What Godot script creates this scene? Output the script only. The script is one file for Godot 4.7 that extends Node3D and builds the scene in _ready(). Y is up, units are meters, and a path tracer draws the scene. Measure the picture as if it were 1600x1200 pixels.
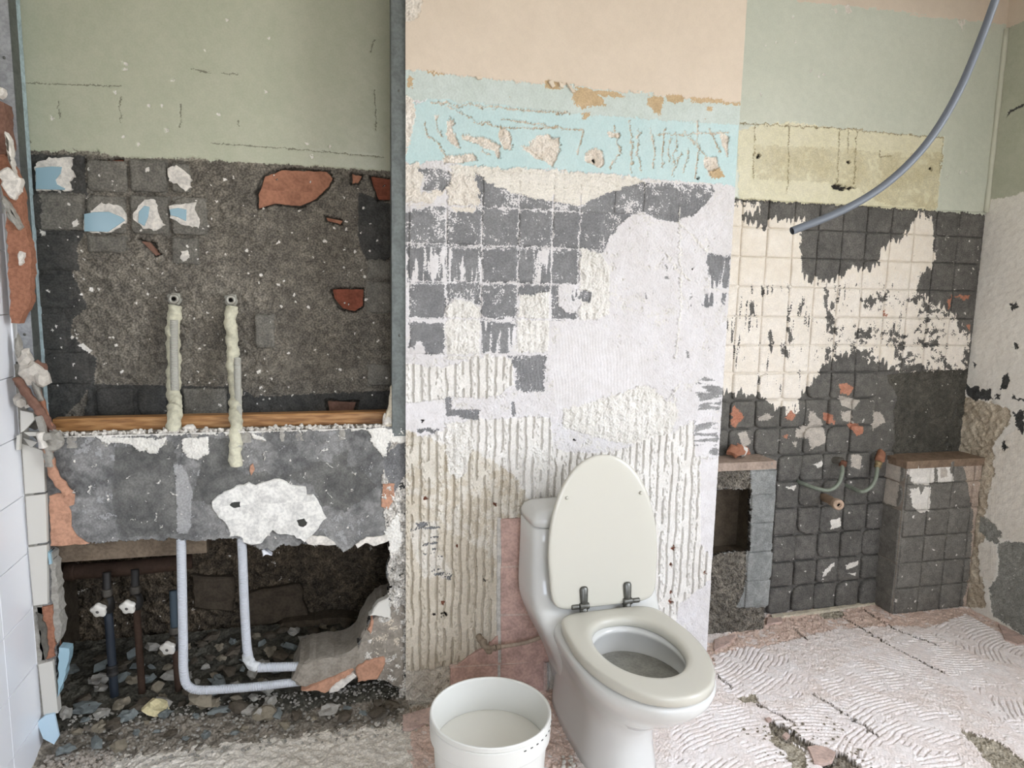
extends Node3D
# A bathroom being stripped: a recess over a broken parapet on the left, a scraped chimney-breast wall
# in the middle, a bay of old mortar pads on the right. Units are metres, y up, the camera stands at x = z = 0.

const VOID := 0
var rng := RandomNumberGenerator.new()
var n_coarse: PackedByteArray
var n_mid: PackedByteArray
var n_fine: PackedByteArray
var n_down: PackedByteArray
var n_side: PackedByteArray
var kinds := {}
var k_a: Array[Vector3] = []          # colour of each surface kind, two tones (sRGB 0..255)
var k_b: Array[Vector3] = []
var k_grain := PackedFloat32Array()   # strength of the fine grain in the colour
var k_high := PackedFloat32Array()    # thickness over the sheet, metres
var k_rough := PackedFloat32Array()   # lumpiness, metres
var k_grit := PackedFloat32Array()    # fine relief, metres
var k_alt := PackedInt32Array()       # kind that shows through in patches
var k_cov := PackedInt32Array()       # how much of it, 0..255
var k_how := PackedInt32Array()       # which noise cuts the patches
var k_comb := PackedInt32Array()       # trowel pattern
var k_spike := PackedInt32Array()      # 1 where the trowel left pointed edges
var k_shine := PackedByteArray()       # roughness, 0..255
var mats := {}
var used := {}

# ------------------------------------------------------------------ helpers

class Sheet:
	var o: Vector3
	var ax: Vector3
	var ay: Vector3
	var n: Vector3
	var u0: float
	var v0: float
	var u1: float
	var v1: float
	var s: float
	var w: int
	var h: int
	var lab: PackedByteArray
	var cut: PackedByteArray
	var hgt: PackedFloat32Array
	var mat: StandardMaterial3D

	func _init(origin: Vector3, across: Vector3, up: Vector3, box: Array, step: float, base: int):
		o = origin
		ax = across
		ay = up
		n = across.cross(up)
		u0 = box[0]
		v0 = box[1]
		u1 = box[2]
		v1 = box[3]
		s = step
		w = int(round((u1 - u0) / s))
		h = int(round((v1 - v0) / s))
		lab.resize(w * h)
		lab.fill(base)

	func at(u: float, v: float, z := 0.0) -> Vector3:
		return o + ax * u + ay * v + n * z

	func uv(u: float, v: float) -> Vector2:
		return Vector2((u - u0) / (u1 - u0), (v1 - v) / (v1 - v0))

	func fill(kind: int, a: Array) -> void:
		var m := a.size() / 2
		var xs := PackedFloat32Array()
		var ys := PackedFloat32Array()
		var lo := 1e9
		var hi := -1e9
		for i in m:
			xs.append((a[i * 2] - u0) / s)
			var y: float = (v1 - a[i * 2 + 1]) / s
			ys.append(y)
			lo = minf(lo, y)
			hi = maxf(hi, y)
		for j in range(maxi(0, int(floorf(lo))), mini(h, int(ceil(hi)) + 1)):
			var c := j + 0.5
			var hits := PackedFloat32Array()
			var k := m - 1
			for i in m:
				if (ys[i] > c) != (ys[k] > c):
					hits.append(xs[i] + (c - ys[i]) / (ys[k] - ys[i]) * (xs[k] - xs[i]))
				k = i
			hits.sort()
			for q in range(0, hits.size() - 1, 2):
				for i in range(clampi(int(round(hits[q])), 0, w), clampi(int(round(hits[q + 1])), 0, w)):
					lab[j * w + i] = kind

	func spot(kind: int, u: float, v: float, r: float) -> void:
		var a := []
		for i in 10:
			a.append(u + r * cos(i * TAU / 10))
			a.append(v + r * sin(i * TAU / 10))
		fill(kind, a)

	func specks(kind: int, rng: RandomNumberGenerator, count: int, box: Array, most: float) -> void:
		for i in count:
			var r := most * (0.35 + 0.65 * pow(rng.randf(), 2.0))
			spot(kind, rng.randf_range(box[0], box[2]), rng.randf_range(box[1], box[3]), r)

	func stroke(kind: int, a: Array, wide: float) -> void:
		for i in range(0, a.size() - 2, 2):
			var p := Vector2(a[i], a[i + 1])
			var q := Vector2(a[i + 2], a[i + 3])
			var d := (q - p).orthogonal().normalized() * wide * 0.5
			fill(kind, [p.x + d.x, p.y + d.y, q.x + d.x, q.y + d.y, q.x - d.x, q.y - d.y, p.x - d.x, p.y - d.y])


func wall_z(z: float, box: Array, step: float, base: String) -> Sheet:
	return Sheet.new(Vector3(0, 0, z), Vector3.RIGHT, Vector3.UP, box, step, kinds[base])


func kind(called: String, a: Color, b: Color, grain: float, high := 0.0, rough := 0.0, grit := 0.0, alt := "", cov := 0.0, how := 0, comb := 0) -> void:
	kinds[called] = k_a.size()
	k_a.append(Vector3(a.r, a.g, a.b) * 255.0)
	k_b.append(Vector3(b.r, b.g, b.b) * 255.0)
	k_grain.append(grain)
	k_high.append(high)
	k_rough.append(rough)
	k_grit.append(grit)
	k_alt.append(kinds[alt] if alt else 0)
	k_cov.append(int(cov * 256))
	k_how.append(how)
	k_comb.append(comb)
	k_spike.append(1 if called.begins_with("skim") or called.begins_with("bay_pad") else 0)
	k_shine.append(66 if called in ["bay_green", "green_paint", "right_green"] else (105 if called in ["bay_cream", "bay_stain"] else (150 if called in ["blue", "blue_pale", "beige_paint"] else 215)))


func even(im: Image) -> PackedByteArray:   # the noise with every value equally frequent
	im.convert(Image.FORMAT_L8)
	var d := im.get_data()
	var count := PackedInt32Array()
	count.resize(256)
	for x in d:
		count[x] += 1
	var lut := PackedByteArray()
	lut.resize(256)
	var sum := 0
	for i in 256:
		lut[i] = clampi(int((sum + count[i] * 0.5) * 256.0 / d.size()), 0, 255)
		sum += count[i]
	for i in d.size():
		d[i] = lut[d[i]]
	return d


func noise_tile(seed_: int, freq: float, octaves: int, w := 1024, h := 1024) -> PackedByteArray:
	var f := FastNoiseLite.new()
	f.seed = seed_
	f.noise_type = FastNoiseLite.TYPE_SIMPLEX_SMOOTH
	f.frequency = freq
	f.fractal_octaves = octaves
	var im := f.get_seamless_image(w, h, false, false, 0.08)
	if w != 1024 or h != 1024:
		im.resize(1024, 1024, Image.INTERPOLATE_CUBIC)
	return even(im)


func bake(sh: Sheet, wa: float, wb: float, off: int, bump: float, rough: float, gloss := 0.5, spike := 0.0) -> void:
	var w := sh.w
	var h := sh.h
	var pic := PackedByteArray()
	pic.resize(w * h * 3)
	var cut := PackedByteArray()
	cut.resize(w * h)
	var hgt := PackedFloat32Array()
	hgt.resize(w * h)
	var lab := sh.lab
	var am := wa / 100.0 / sh.s / 128.0
	var bm := wb / 128.0 / sh.s
	var sp := spike / 128.0 / sh.s
	var ns := sh.s / 0.0014
	var shine := PackedByteArray()
	shine.resize(w * h)
	for j in h:
		var row := ((int(j * ns) + off * 37) & 1023) << 10
		var v := sh.v1 - (j + 0.5) * sh.s
		for i in w:
			var k := row | ((int(i * ns) + off * 91) & 1023)
			var k2 := (k + 345678) & 0xFFFFF
			var f1 := n_fine[k]
			var m1 := n_mid[k]
			var c1 := n_coarse[k]
			var wide := am * (25 + c1 / 2)
			var x := clampi(i + int((m1 - 128) * wide + (f1 - 128) * bm), 0, w - 1)
			var y := clampi(j + int((n_mid[k2] - 128) * wide + (n_fine[k2] - 128) * bm), 0, h - 1)
			var l := lab[y * w + x]
			if spike > 0.0 and k_spike[l]:
				var l2 := lab[clampi(y + int((n_down[k] - 128) * sp), 0, h - 1) * w + x]
				if k_spike[l2]:
					l = l2
			if k_cov[l] > 0:
				var how := k_how[l]
				var t := 0
				if how == 0:
					t = (c1 * 2 + m1 * 2 + f1) / 5
				elif how == 1:
					t = f1
				elif how == 2:
					t = (n_down[k] * 3 + c1 * 2 + f1) / 6
				elif how == 3:
					t = (n_side[k] * 3 + c1 * 2 + f1) / 6
				elif how == 5:
					t = (c1 * 2 + m1 * 2 + f1 * 2 + n_fine[k2]) / 7
				else:
					t = (m1 * 2 + f1) / 3
				if t < k_cov[l]:
					l = k_alt[l]
			var mixed := (n_coarse[k2] * 0.6 + m1 * 0.4) / 255.0
			var g := 1.0 + k_grain[l] * (f1 / 127.5 - 1.0 + (n_mid[k2] / 255.0 - 0.5))
			var c := k_a[l].lerp(k_b[l], mixed) * g
			var p := j * w + i
			cut[p] = l
			shine[p] = k_shine[l]
			pic[p * 3] = clampi(int(c.x), 0, 255)
			pic[p * 3 + 1] = clampi(int(c.y), 0, 255)
			pic[p * 3 + 2] = clampi(int(c.z), 0, 255)
			var z := k_high[l] + k_rough[l] * (m1 / 127.5 - 1.0) + k_grit[l] * (f1 / 127.5 - 1.0)
			var comb := k_comb[l]
			if comb > 0:
				var u := sh.u0 + (i + 0.5) * sh.s
				if comb == 1:      # notched trowel run downwards, with the bosses that the tile backs left
					var q := (u + (c1 - 128) * 0.000026 + (m1 - 128) * 0.000007) / 0.0275
					var fq := q - floorf(q)
					if absf(fq - 0.5) < 0.115 and n_down[k] > 30:
						z -= 0.0074
					elif int(floorf(q + 0.5)) % 2 == 0:
						var dv := fposmod(v + 0.011 * float(int(floorf(q)) % 3), 0.032) - 0.016
						var du := (fq if fq < 0.5 else fq - 1.0) * 0.0275
						var rr := sqrt(du * du + dv * dv)
						if rr < 0.0056:
							z += 0.0040 * sqrt(1.0 - rr * rr / 0.0000315)
				elif comb == 2:    # fine brush lines downwards
					var q2 := (u + v * 0.12 + (c1 - 128) * 0.00003) / 0.0115
					z -= 0.0014 * absf((q2 - floorf(q2)) * 2.0 - 1.0)
				elif comb == 3:    # notched trowel run sideways, with bosses
					var q3 := (v + (c1 - 128) * 0.00006) / 0.022
					var f3 := q3 - floorf(q3)
					if absf(f3 - 0.5) < 0.12:
						z -= 0.0022
					elif int(floorf(q3)) % 2 == 0:
						var du3 := fposmod(u, 0.03) - 0.015
						var dv3 := (f3 if f3 < 0.5 else f3 - 1.0) * 0.022
						if du3 * du3 + dv3 * dv3 < 0.00004:
							z += 0.002
				elif comb == 4:    # coarse plaster dragged downwards
					z += 0.004 * (n_down[k] / 255.0 - 0.5)
				elif comb >= 10:   # floor adhesive swept in arcs
					var cx := fan_x[comb - 10]
					var cy := fan_y[comb - 10]
					var r := sqrt((u - cx) * (u - cx) + (v - cy) * (v - cy)) + (c1 - 128) * 0.00004
					var q5 := r / 0.0185
					var f5 := absf((q5 - floorf(q5)) * 2.0 - 1.0)
					if n_coarse[(k2 + 77777) & 0xFFFFF] > 70 and f5 < 0.30:
						z -= 0.0052 * minf(1.0, (0.30 - f5) * 8.0) * minf(1.0, n_coarse[k2] / 90.0)
			hgt[p] = z
	sh.cut = cut
	sh.hgt = hgt
	var im := Image.create_from_data(w, h, false, Image.FORMAT_RGB8, pic)
	var rel := PackedByteArray()
	rel.resize(w * h)
	for p in w * h:
		rel[p] = clampi(int(128.0 + hgt[p] * 7000.0), 0, 255)
	var nm := Image.create_from_data(w, h, false, Image.FORMAT_L8, rel)
	nm.convert(Image.FORMAT_RGBA8)
	nm.bump_map_to_normal_map(bump)
	var m := StandardMaterial3D.new()
	m.albedo_texture = ImageTexture.create_from_image(im)
	m.normal_enabled = true
	m.normal_texture = ImageTexture.create_from_image(nm)
	m.roughness = rough
	if rough >= 1.0:   # paint and glaze are glossy, mortar is not
		m.roughness_texture = ImageTexture.create_from_image(Image.create_from_data(w, h, false, Image.FORMAT_L8, shine))
		m.roughness_texture_channel = BaseMaterial3D.TEXTURE_CHANNEL_RED
	m.metallic_specular = gloss
	sh.mat = m


func relief(sh: Sheet, q: int, thick := 0.0, rim := 0.0) -> ArrayMesh:   # the sheet as real relief; thick closes the rims of its openings, rim its outer edges
	var nu := sh.w / q + 1
	var nv := sh.h / q + 1
	var pos := PackedVector3Array()
	var nor := PackedVector3Array()
	var tex := PackedVector2Array()
	var hs := PackedFloat32Array()
	var hole := PackedByteArray()
	pos.resize(nu * nv)
	nor.resize(nu * nv)
	tex.resize(nu * nv)
	hs.resize(nu * nv)
	hole.resize(nu * nv)
	for j in nv:
		for i in nu:
			var x := mini(i * q, sh.w - 1)
			var y := mini(j * q, sh.h - 1)
			var p := y * sh.w + x
			hs[j * nu + i] = sh.hgt[p]
			hole[j * nu + i] = 1 if sh.cut[mini(y + q / 2, sh.h - 1) * sh.w + mini(x + q / 2, sh.w - 1)] == VOID else 0
	for j in nv:
		for i in nu:
			var e := j * nu + i
			var u := minf(sh.u0 + i * q * sh.s, sh.u1)
			var v := maxf(sh.v1 - j * q * sh.s, sh.v0)
			pos[e] = sh.at(u, v, hs[e])
			tex[e] = sh.uv(u, v)
			var du := (hs[j * nu + mini(i + 1, nu - 1)] - hs[j * nu + maxi(i - 1, 0)]) / (2.0 * q * sh.s)
			var dv := (hs[maxi(j - 1, 0) * nu + i] - hs[mini(j + 1, nv - 1) * nu + i]) / (2.0 * q * sh.s)
			nor[e] = (sh.n - sh.ax * du - sh.ay * dv).normalized()
	var idx := PackedInt32Array()
	var faces := []
	for j in nv - 1:
		for i in nu - 1:
			var e := j * nu + i
			if hole[e]:
				continue
			idx.append_array([e, e + 1, e + nu, e + 1, e + nu + 1, e + nu])
			if thick > 0.0 or rim > 0.0:
				for side in [[-1, 0, e, e + nu], [1, 0, e + nu + 1, e + 1], [0, -1, e + 1, e], [0, 1, e + nu, e + nu + 1]]:
					var a: int = i + side[0]
					var b: int = j + side[1]
					var out := a < 0 or b < 0 or a >= nu - 1 or b >= nv - 1
					if (out and rim > 0.0) or (not out and thick > 0.0 and hole[b * nu + a]):
						faces.append([side[2], side[3], rim if out else thick])
	for f in faces:
		var at := pos.size()
		var d := (pos[f[1]] - pos[f[0]]).normalized().cross(sh.n)
		for e in [f[0], f[1]]:
			var z: float = f[2] * (0.85 + 0.3 * n_mid[(e * 7919) & 0xFFFFF] / 255.0)
			pos.append(pos[e])
			pos.append(pos[e] - sh.n * (z + hs[e]))
			tex.append(tex[e])
			tex.append(tex[e])
			nor.append(d)
			nor.append(d)
		idx.append_array([at, at + 2, at + 1, at + 2, at + 3, at + 1])
	var arr := []
	arr.resize(Mesh.ARRAY_MAX)
	arr[Mesh.ARRAY_VERTEX] = pos
	arr[Mesh.ARRAY_NORMAL] = nor
	arr[Mesh.ARRAY_TEX_UV] = tex
	arr[Mesh.ARRAY_INDEX] = idx
	var me := ArrayMesh.new()
	me.add_surface_from_arrays(Mesh.PRIMITIVE_TRIANGLES, arr)
	return me


func numbered(called: String) -> String:
	used[called] = used.get(called, -1) + 1
	return called if used[called] == 0 else "%s_%03d" % [called, used[called]]


func thing(called: String, label: String, category: String, at := Vector3.ZERO, group := "") -> Node3D:
	var o := Node3D.new()
	o.name = numbered(called)
	o.position = at
	add_child(o)
	return tag(o, label, category, group)


func tag(o: Node3D, label: String, category: String, group := "") -> Node3D:
	o.set_meta("label", label)
	o.set_meta("category", category)
	if group:
		o.set_meta("group", group)
	return o


func put(called: String, mesh: Mesh, m: Material, parent: Node = null) -> MeshInstance3D:
	var o := MeshInstance3D.new()
	o.name = numbered(called) if parent == null else called
	o.mesh = mesh
	o.material_override = m
	if parent == null:
		add_child(o)
	else:
		parent.add_child(o, true)
	return o


func struct(called: String, mesh: Mesh, m: Material, label: String, category: String) -> MeshInstance3D:
	var o := put(called, mesh, m)
	o.set_meta("kind", "structure")
	tag(o, label, category)
	return o


func plain(called: String, c: Color, rough := 0.8, spec := 0.5, grain := 0.0, metal := 0.0) -> StandardMaterial3D:
	if mats.has(called):
		return mats[called]
	var m := StandardMaterial3D.new()
	m.albedo_color = c
	m.roughness = rough
	m.metallic_specular = spec
	m.metallic = metal
	if grain > 0.0:
		m.albedo_texture = mats["grain_tone"]
		m.normal_enabled = true
		m.normal_texture = mats["grain_bump"]
		m.normal_scale = grain
		m.uv1_triplanar = true
		m.uv1_world_triplanar = true
		m.uv1_scale = Vector3.ONE * 4.0
	mats[called] = m
	return m


func block(lo: Vector3, hi: Vector3) -> ArrayMesh:
	var b := BoxMesh.new()
	b.size = hi - lo
	var st := SurfaceTool.new()
	st.append_from(b, 0, Transform3D(Basis(), (lo + hi) / 2.0))
	return st.commit()


func begin(smooth := true) -> SurfaceTool:
	var st := SurfaceTool.new()
	st.begin(Mesh.PRIMITIVE_TRIANGLES)
	st.set_smooth_group(0 if smooth else -1)
	return st


func finish(st: SurfaceTool) -> ArrayMesh:
	st.generate_normals()
	return st.commit()


func grid(st: SurfaceTool, rings: Array, closed := true, cap_a := true, cap_b := true) -> void:   # skins a list of rings that have equally many points, outside seen from outside
	for r in rings.size() - 1:
		var a: PackedVector3Array = rings[r]
		var b: PackedVector3Array = rings[r + 1]
		var m := a.size()
		for i in (m if closed else m - 1):
			var k := (i + 1) % m
			for p in [a[i], b[i], a[k], a[k], b[i], b[k]]:
				st.add_vertex(p)
	for e in [[cap_a, 0, false], [cap_b, rings.size() - 1, true]]:
		if e[0]:
			var ring: PackedVector3Array = rings[e[1]]
			var c := Vector3.ZERO
			for p in ring:
				c += p / ring.size()
			for i in ring.size():
				var k := (i + 1) % ring.size()
				for p in ([c, ring[k], ring[i]] if e[2] else [c, ring[i], ring[k]]):
					st.add_vertex(p)


func spline(pts: Array, step: float) -> PackedVector3Array:
	var c := Curve3D.new()
	c.bake_interval = step
	for i in pts.size():
		var a: Vector3 = pts[maxi(i - 1, 0)]
		var b: Vector3 = pts[mini(i + 1, pts.size() - 1)]
		var t := (b - a) / 6.0
		var near := minf(pts[i].distance_to(a) if i > 0 else 9.0, pts[i].distance_to(b) if i < pts.size() - 1 else 9.0)
		if t.length() > near * 0.4:
			t = t.normalized() * near * 0.4
		c.add_point(pts[i], -t, t)
	return c.get_baked_points()


func tube(path: PackedVector3Array, radius: Callable, seg := 12, caps := true, st: SurfaceTool = null) -> ArrayMesh:
	var own := st == null
	if own:
		st = begin()
	var rings := []
	var side := Vector3(0.31, 0.17, 0.93)
	var run := 0.0
	for i in path.size():
		var d := (path[mini(i + 1, path.size() - 1)] - path[maxi(i - 1, 0)]).normalized()
		side = (side - d * side.dot(d)).normalized()
		var up := d.cross(side)
		if i > 0:
			run += path[i].distance_to(path[i - 1])
		var ring := PackedVector3Array()
		for k in seg:
			var t := TAU * k / seg
			ring.append(path[i] + (side * cos(t) + up * sin(t)) * float(radius.call(run, t)))
		rings.append(ring)
	grid(st, rings, true, caps, caps)
	return finish(st) if own else null


func even_path(a: Vector3, b: Vector3, n: int) -> PackedVector3Array:
	var p := PackedVector3Array()
	for i in n + 1:
		p.append(a.lerp(b, i / float(n)))
	return p


func lathe(profile: Array, seg := 40, st: SurfaceTool = null, at := Vector3.ZERO, axis := Vector3.UP) -> ArrayMesh:   # profile: pairs radius, height
	var own := st == null
	if own:
		st = begin()
	var x := axis.cross(Vector3(0.3, 0.1, 0.95)).normalized()
	var y := axis.cross(x)
	var rings := []
	var full := []      # long stretches get a ring close to each end, so that shading stays flat on them
	for i in range(0, profile.size(), 2):
		var a := Vector2(profile[i], profile[i + 1])
		full.append_array([a.x, a.y])
		if i + 3 < profile.size():
			var b := Vector2(profile[i + 2], profile[i + 3])
			if a.distance_to(b) > 0.006:
				for c in [a.move_toward(b, 0.0012), b.move_toward(a, 0.0012)]:
					full.append_array([c.x, c.y])
	profile = full
	for i in range(0, profile.size(), 2):
		var ring := PackedVector3Array()
		for k in seg:
			var t := TAU * k / seg
			ring.append(at + axis * profile[i + 1] + (x * cos(t) + y * sin(t)) * maxf(profile[i], 0.0001))
		rings.append(ring)
	grid(st, rings, true, profile[0] < 0.001, profile[profile.size() - 2] < 0.001)
	return finish(st) if own else null


func ragged(a: Array, step: float, amp: float) -> PackedVector2Array:
	var out := PackedVector2Array()
	var m := a.size() / 2
	for i in m:
		var p := Vector2(a[i * 2], a[i * 2 + 1])
		var k := (i + 1) % m
		var q := Vector2(a[k * 2], a[k * 2 + 1])
		var cuts := maxi(1, int(p.distance_to(q) / step))
		for c in cuts:
			out.append(p.lerp(q, c / float(cuts)) + Vector2(rng.randf_range(-amp, amp), rng.randf_range(-amp, amp)))
	return out


func slab(sh: Sheet, a: Array, low: float, high: float, step := 0.012, amp := 0.0015, tilt := Vector2.ZERO, bevel := 0.0012) -> ArrayMesh:   # a flat piece with a broken outline lying on a sheet
	var pts := ragged(a, step, amp)
	if not Geometry2D.is_polygon_clockwise(pts):
		pts.reverse()
	var c := Vector2.ZERO
	for p in pts:
		c += p / pts.size()
	var tri := Geometry2D.triangulate_polygon(pts)
	var st := begin(false)
	var top := func(p: Vector2, inset: float) -> Vector3:
		var d := (c - p).normalized() * inset
		var q := p + d
		return sh.at(q.x, q.y, high + (p - c).dot(tilt) - (0.0 if inset > 0.0 else bevel))
	for i in tri.size():
		var p := pts[tri[i]]
		st.set_uv(sh.uv(p.x, p.y))
		st.add_vertex(top.call(p, bevel))
	for i in pts.size():
		var p := pts[i]
		var q := pts[(i + 1) % pts.size()]
		for e in [[p, 2], [p, 1], [q, 2], [q, 2], [p, 1], [q, 1], [p, 1], [p, 0], [q, 1], [q, 1], [p, 0], [q, 0]]:
			var w: Vector2 = e[0]
			st.set_uv(sh.uv(w.x, w.y))
			st.add_vertex(top.call(w, bevel) if e[1] == 2 else (top.call(w, 0.0) if e[1] == 1 else sh.at(w.x, w.y, low + (w - c).dot(tilt))))
	return finish(st)


func pad(sh: Sheet, parent: Node, u0: float, v0: float, u1: float, v1: float, proud := 0.010, called := "mortar_pad", chop := 0.012, m: Material = null) -> MeshInstance3D:   # one bed of mortar that held a tile
	var c := Vector2((u0 + u1) / 2.0, (v0 + v1) / 2.0)
	var pts := PackedVector2Array()
	var cs := [Vector2(u0, v1), Vector2(u1, v1), Vector2(u1, v0), Vector2(u0, v0)]
	for i in 4:
		var big := rng.randf() < 0.3
		var r := minf(rng.randf_range(0.2, 1.0) * chop * (2.2 if big else 1.0), minf(u1 - u0, v1 - v0) * 0.42)
		var to_a: Vector2 = (cs[(i + 3) % 4] - cs[i]).normalized()
		var to_b: Vector2 = (cs[(i + 1) % 4] - cs[i]).normalized()
		pts.append(cs[i] + to_a * r)
		pts.append(cs[i] + (to_a + to_b) * r * 0.3)
		pts.append(cs[i] + to_b * r)
		var mid: Vector2 = cs[i].lerp(cs[(i + 1) % 4], rng.randf_range(0.35, 0.65))
		pts.append(mid + (c - mid).normalized() * rng.randf_range(-0.001, 0.0035))
	var st := begin()
	var dip := Vector2(rng.randf_range(-0.03, 0.03), rng.randf_range(-0.03, 0.03))
	var lift := proud + rng.randf_range(-0.002, 0.002)
	var ring := func(inset: float, z: float) -> PackedVector3Array:
		var out := PackedVector3Array()
		for p in pts:
			var q: Vector2 = p + (c - p).normalized() * inset
			out.append(Vector3(q.x, q.y, z + (q - c).dot(dip) if z > 0.0 else z))
		return out
	var rings := [ring.call(0.0, -0.004), ring.call(0.0, lift * 0.55), ring.call(0.0035, lift * 0.93), ring.call(0.012, lift)]
	var centre := sh.at(c.x, c.y)
	var vert := func(p: Vector3) -> void:
		st.set_uv(sh.uv(p.x, p.y))
		st.add_vertex(sh.at(p.x, p.y, p.z) - centre)
	for r in 3:
		for i in pts.size():
			var k := (i + 1) % pts.size()
			for p in [rings[r][i], rings[r + 1][i], rings[r][k], rings[r][k], rings[r + 1][i], rings[r + 1][k]]:
				vert.call(p)
	for i in pts.size():
		for p in [Vector3(c.x, c.y, lift + 0.0008), rings[3][(i + 1) % pts.size()], rings[3][i]]:
			vert.call(p)
	var o := put(called, finish(st), sh.mat if m == null else m, parent)
	o.position = centre
	return o


func inside(p: Vector2, a: Array) -> bool:
	var pts := PackedVector2Array()
	for i in range(0, a.size(), 2):
		pts.append(Vector2(a[i], a[i + 1]))
	return Geometry2D.is_point_in_polygon(p, pts)


func rock(size: Vector3, jag := 0.3, fine := 0) -> ArrayMesh:   # an angular lump resting on y = 0
	var ico := IcoPoints.new()
	ico.make(fine)
	var moved := PackedVector3Array()
	var low := 1e9
	for p in ico.v:
		var q := p * size * 0.5 * rng.randf_range(1.0 - jag, 1.0 + jag * 0.4)
		moved.append(q)
		low = minf(low, q.y)
	var st := begin(fine > 1)
	for t in ico.t:
		st.add_vertex(moved[t] - Vector3(0, low, 0))
	return finish(st)


class IcoPoints:
	var v := PackedVector3Array()
	var t := PackedInt32Array()

	func make(fine: int) -> void:
		var g := 1.618
		for p in [[-1, g, 0], [1, g, 0], [-1, -g, 0], [1, -g, 0], [0, -1, g], [0, 1, g], [0, -1, -g], [0, 1, -g], [g, 0, -1], [g, 0, 1], [-g, 0, -1], [-g, 0, 1]]:
			v.append(Vector3(p[0], p[1], p[2]).normalized())
		for f in [[0, 5, 11], [0, 1, 5], [0, 7, 1], [0, 10, 7], [0, 11, 10], [1, 9, 5], [5, 4, 11], [11, 2, 10], [10, 6, 7], [7, 8, 1], [3, 4, 9], [3, 2, 4], [3, 6, 2], [3, 8, 6], [3, 9, 8], [4, 5, 9], [2, 11, 4], [6, 10, 2], [8, 7, 6], [9, 1, 8]]:
			t.append_array(f)
		for n in fine:
			var seen := {}
			var out := PackedInt32Array()
			for i in range(0, t.size(), 3):
				var m := []
				for e in [[0, 1], [1, 2], [2, 0]]:
					var a := t[i + e[0]]
					var b := t[i + e[1]]
					var key := mini(a, b) * 100000 + maxi(a, b)
					if not seen.has(key):
						seen[key] = v.size()
						v.append(((v[a] + v[b]) / 2.0).normalized())
					m.append(seen[key])
				out.append_array([t[i], m[0], m[2], m[0], t[i + 1], m[1], m[2], m[1], t[i + 2], m[0], m[1], m[2]])
			t = out

var fan_x := PackedFloat32Array()
var fan_y := PackedFloat32Array()

# ------------------------------------------------------------------ the scene

func _ready() -> void:
	rng.seed = 20
	view_and_light()
	palette()
	room()
	recess()
	parapet()
	cavity()
	middle_wall()
	bay()
	right_wall()
	left_wall()
	floors()
	toilet()
	bucket()
	pipes()
	cable()
	debris()


func view_and_light() -> void:
	var cam := Camera3D.new()
	cam.name = "camera"
	cam.fov = 56.97
	cam.near = 0.05
	cam.position = Vector3(0, 1.45, 0)
	cam.basis = Basis(Vector3.UP, -0.24309) * Basis(Vector3.RIGHT, -0.13772) * Basis(Vector3.BACK, 0.02032)
	add_child(cam)
	cam.current = true
	var env := Environment.new()
	env.background_mode = Environment.BG_SKY
	var sky := Sky.new()
	var air := ProceduralSkyMaterial.new()
	air.sky_top_color = Color(0.86, 0.91, 1.0)
	air.sky_horizon_color = Color(0.95, 0.97, 1.0)
	air.ground_horizon_color = Color(0.80, 0.80, 0.78)
	air.ground_bottom_color = Color(0.55, 0.54, 0.52)
	air.sky_energy_multiplier = 2.6
	air.ground_energy_multiplier = 2.6
	sky.sky_material = air
	env.sky = sky
	env.ambient_light_source = Environment.AMBIENT_SOURCE_SKY
	env.tonemap_mode = Environment.TONE_MAPPER_LINEAR
	env.tonemap_exposure = 1.04
	env.sdfgi_enabled = true
	env.ssao_enabled = true
	env.ssil_enabled = true
	var we := WorldEnvironment.new()
	we.name = "environment"
	we.environment = env
	add_child(we)
	var day := AreaLight3D.new()
	day.name = "window_light"
	day.area_size = Vector2(1.5, 1.5)
	day.light_energy = 5.0
	day.light_color = Color(0.98, 0.99, 1.0)
	day.position = Vector3(2.98, 1.68, 0.0)
	day.basis = Basis(Vector3.UP, PI / 2)
	day.shadow_enabled = true
	add_child(day)
	var fill := AreaLight3D.new()  # unseen fill light added behind the camera to lift the dim parts
	fill.name = "fill_light_behind"
	fill.area_size = Vector2(1.5, 1.4)
	fill.light_energy = 0.5
	fill.light_color = Color(0.98, 0.99, 1.0)
	fill.position = Vector3(0.35, 1.6, 2.27)
	fill.shadow_enabled = true
	add_child(fill)


func rgb(r: int, g: int, b: int) -> Color:
	return Color8(r, g, b)


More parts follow.
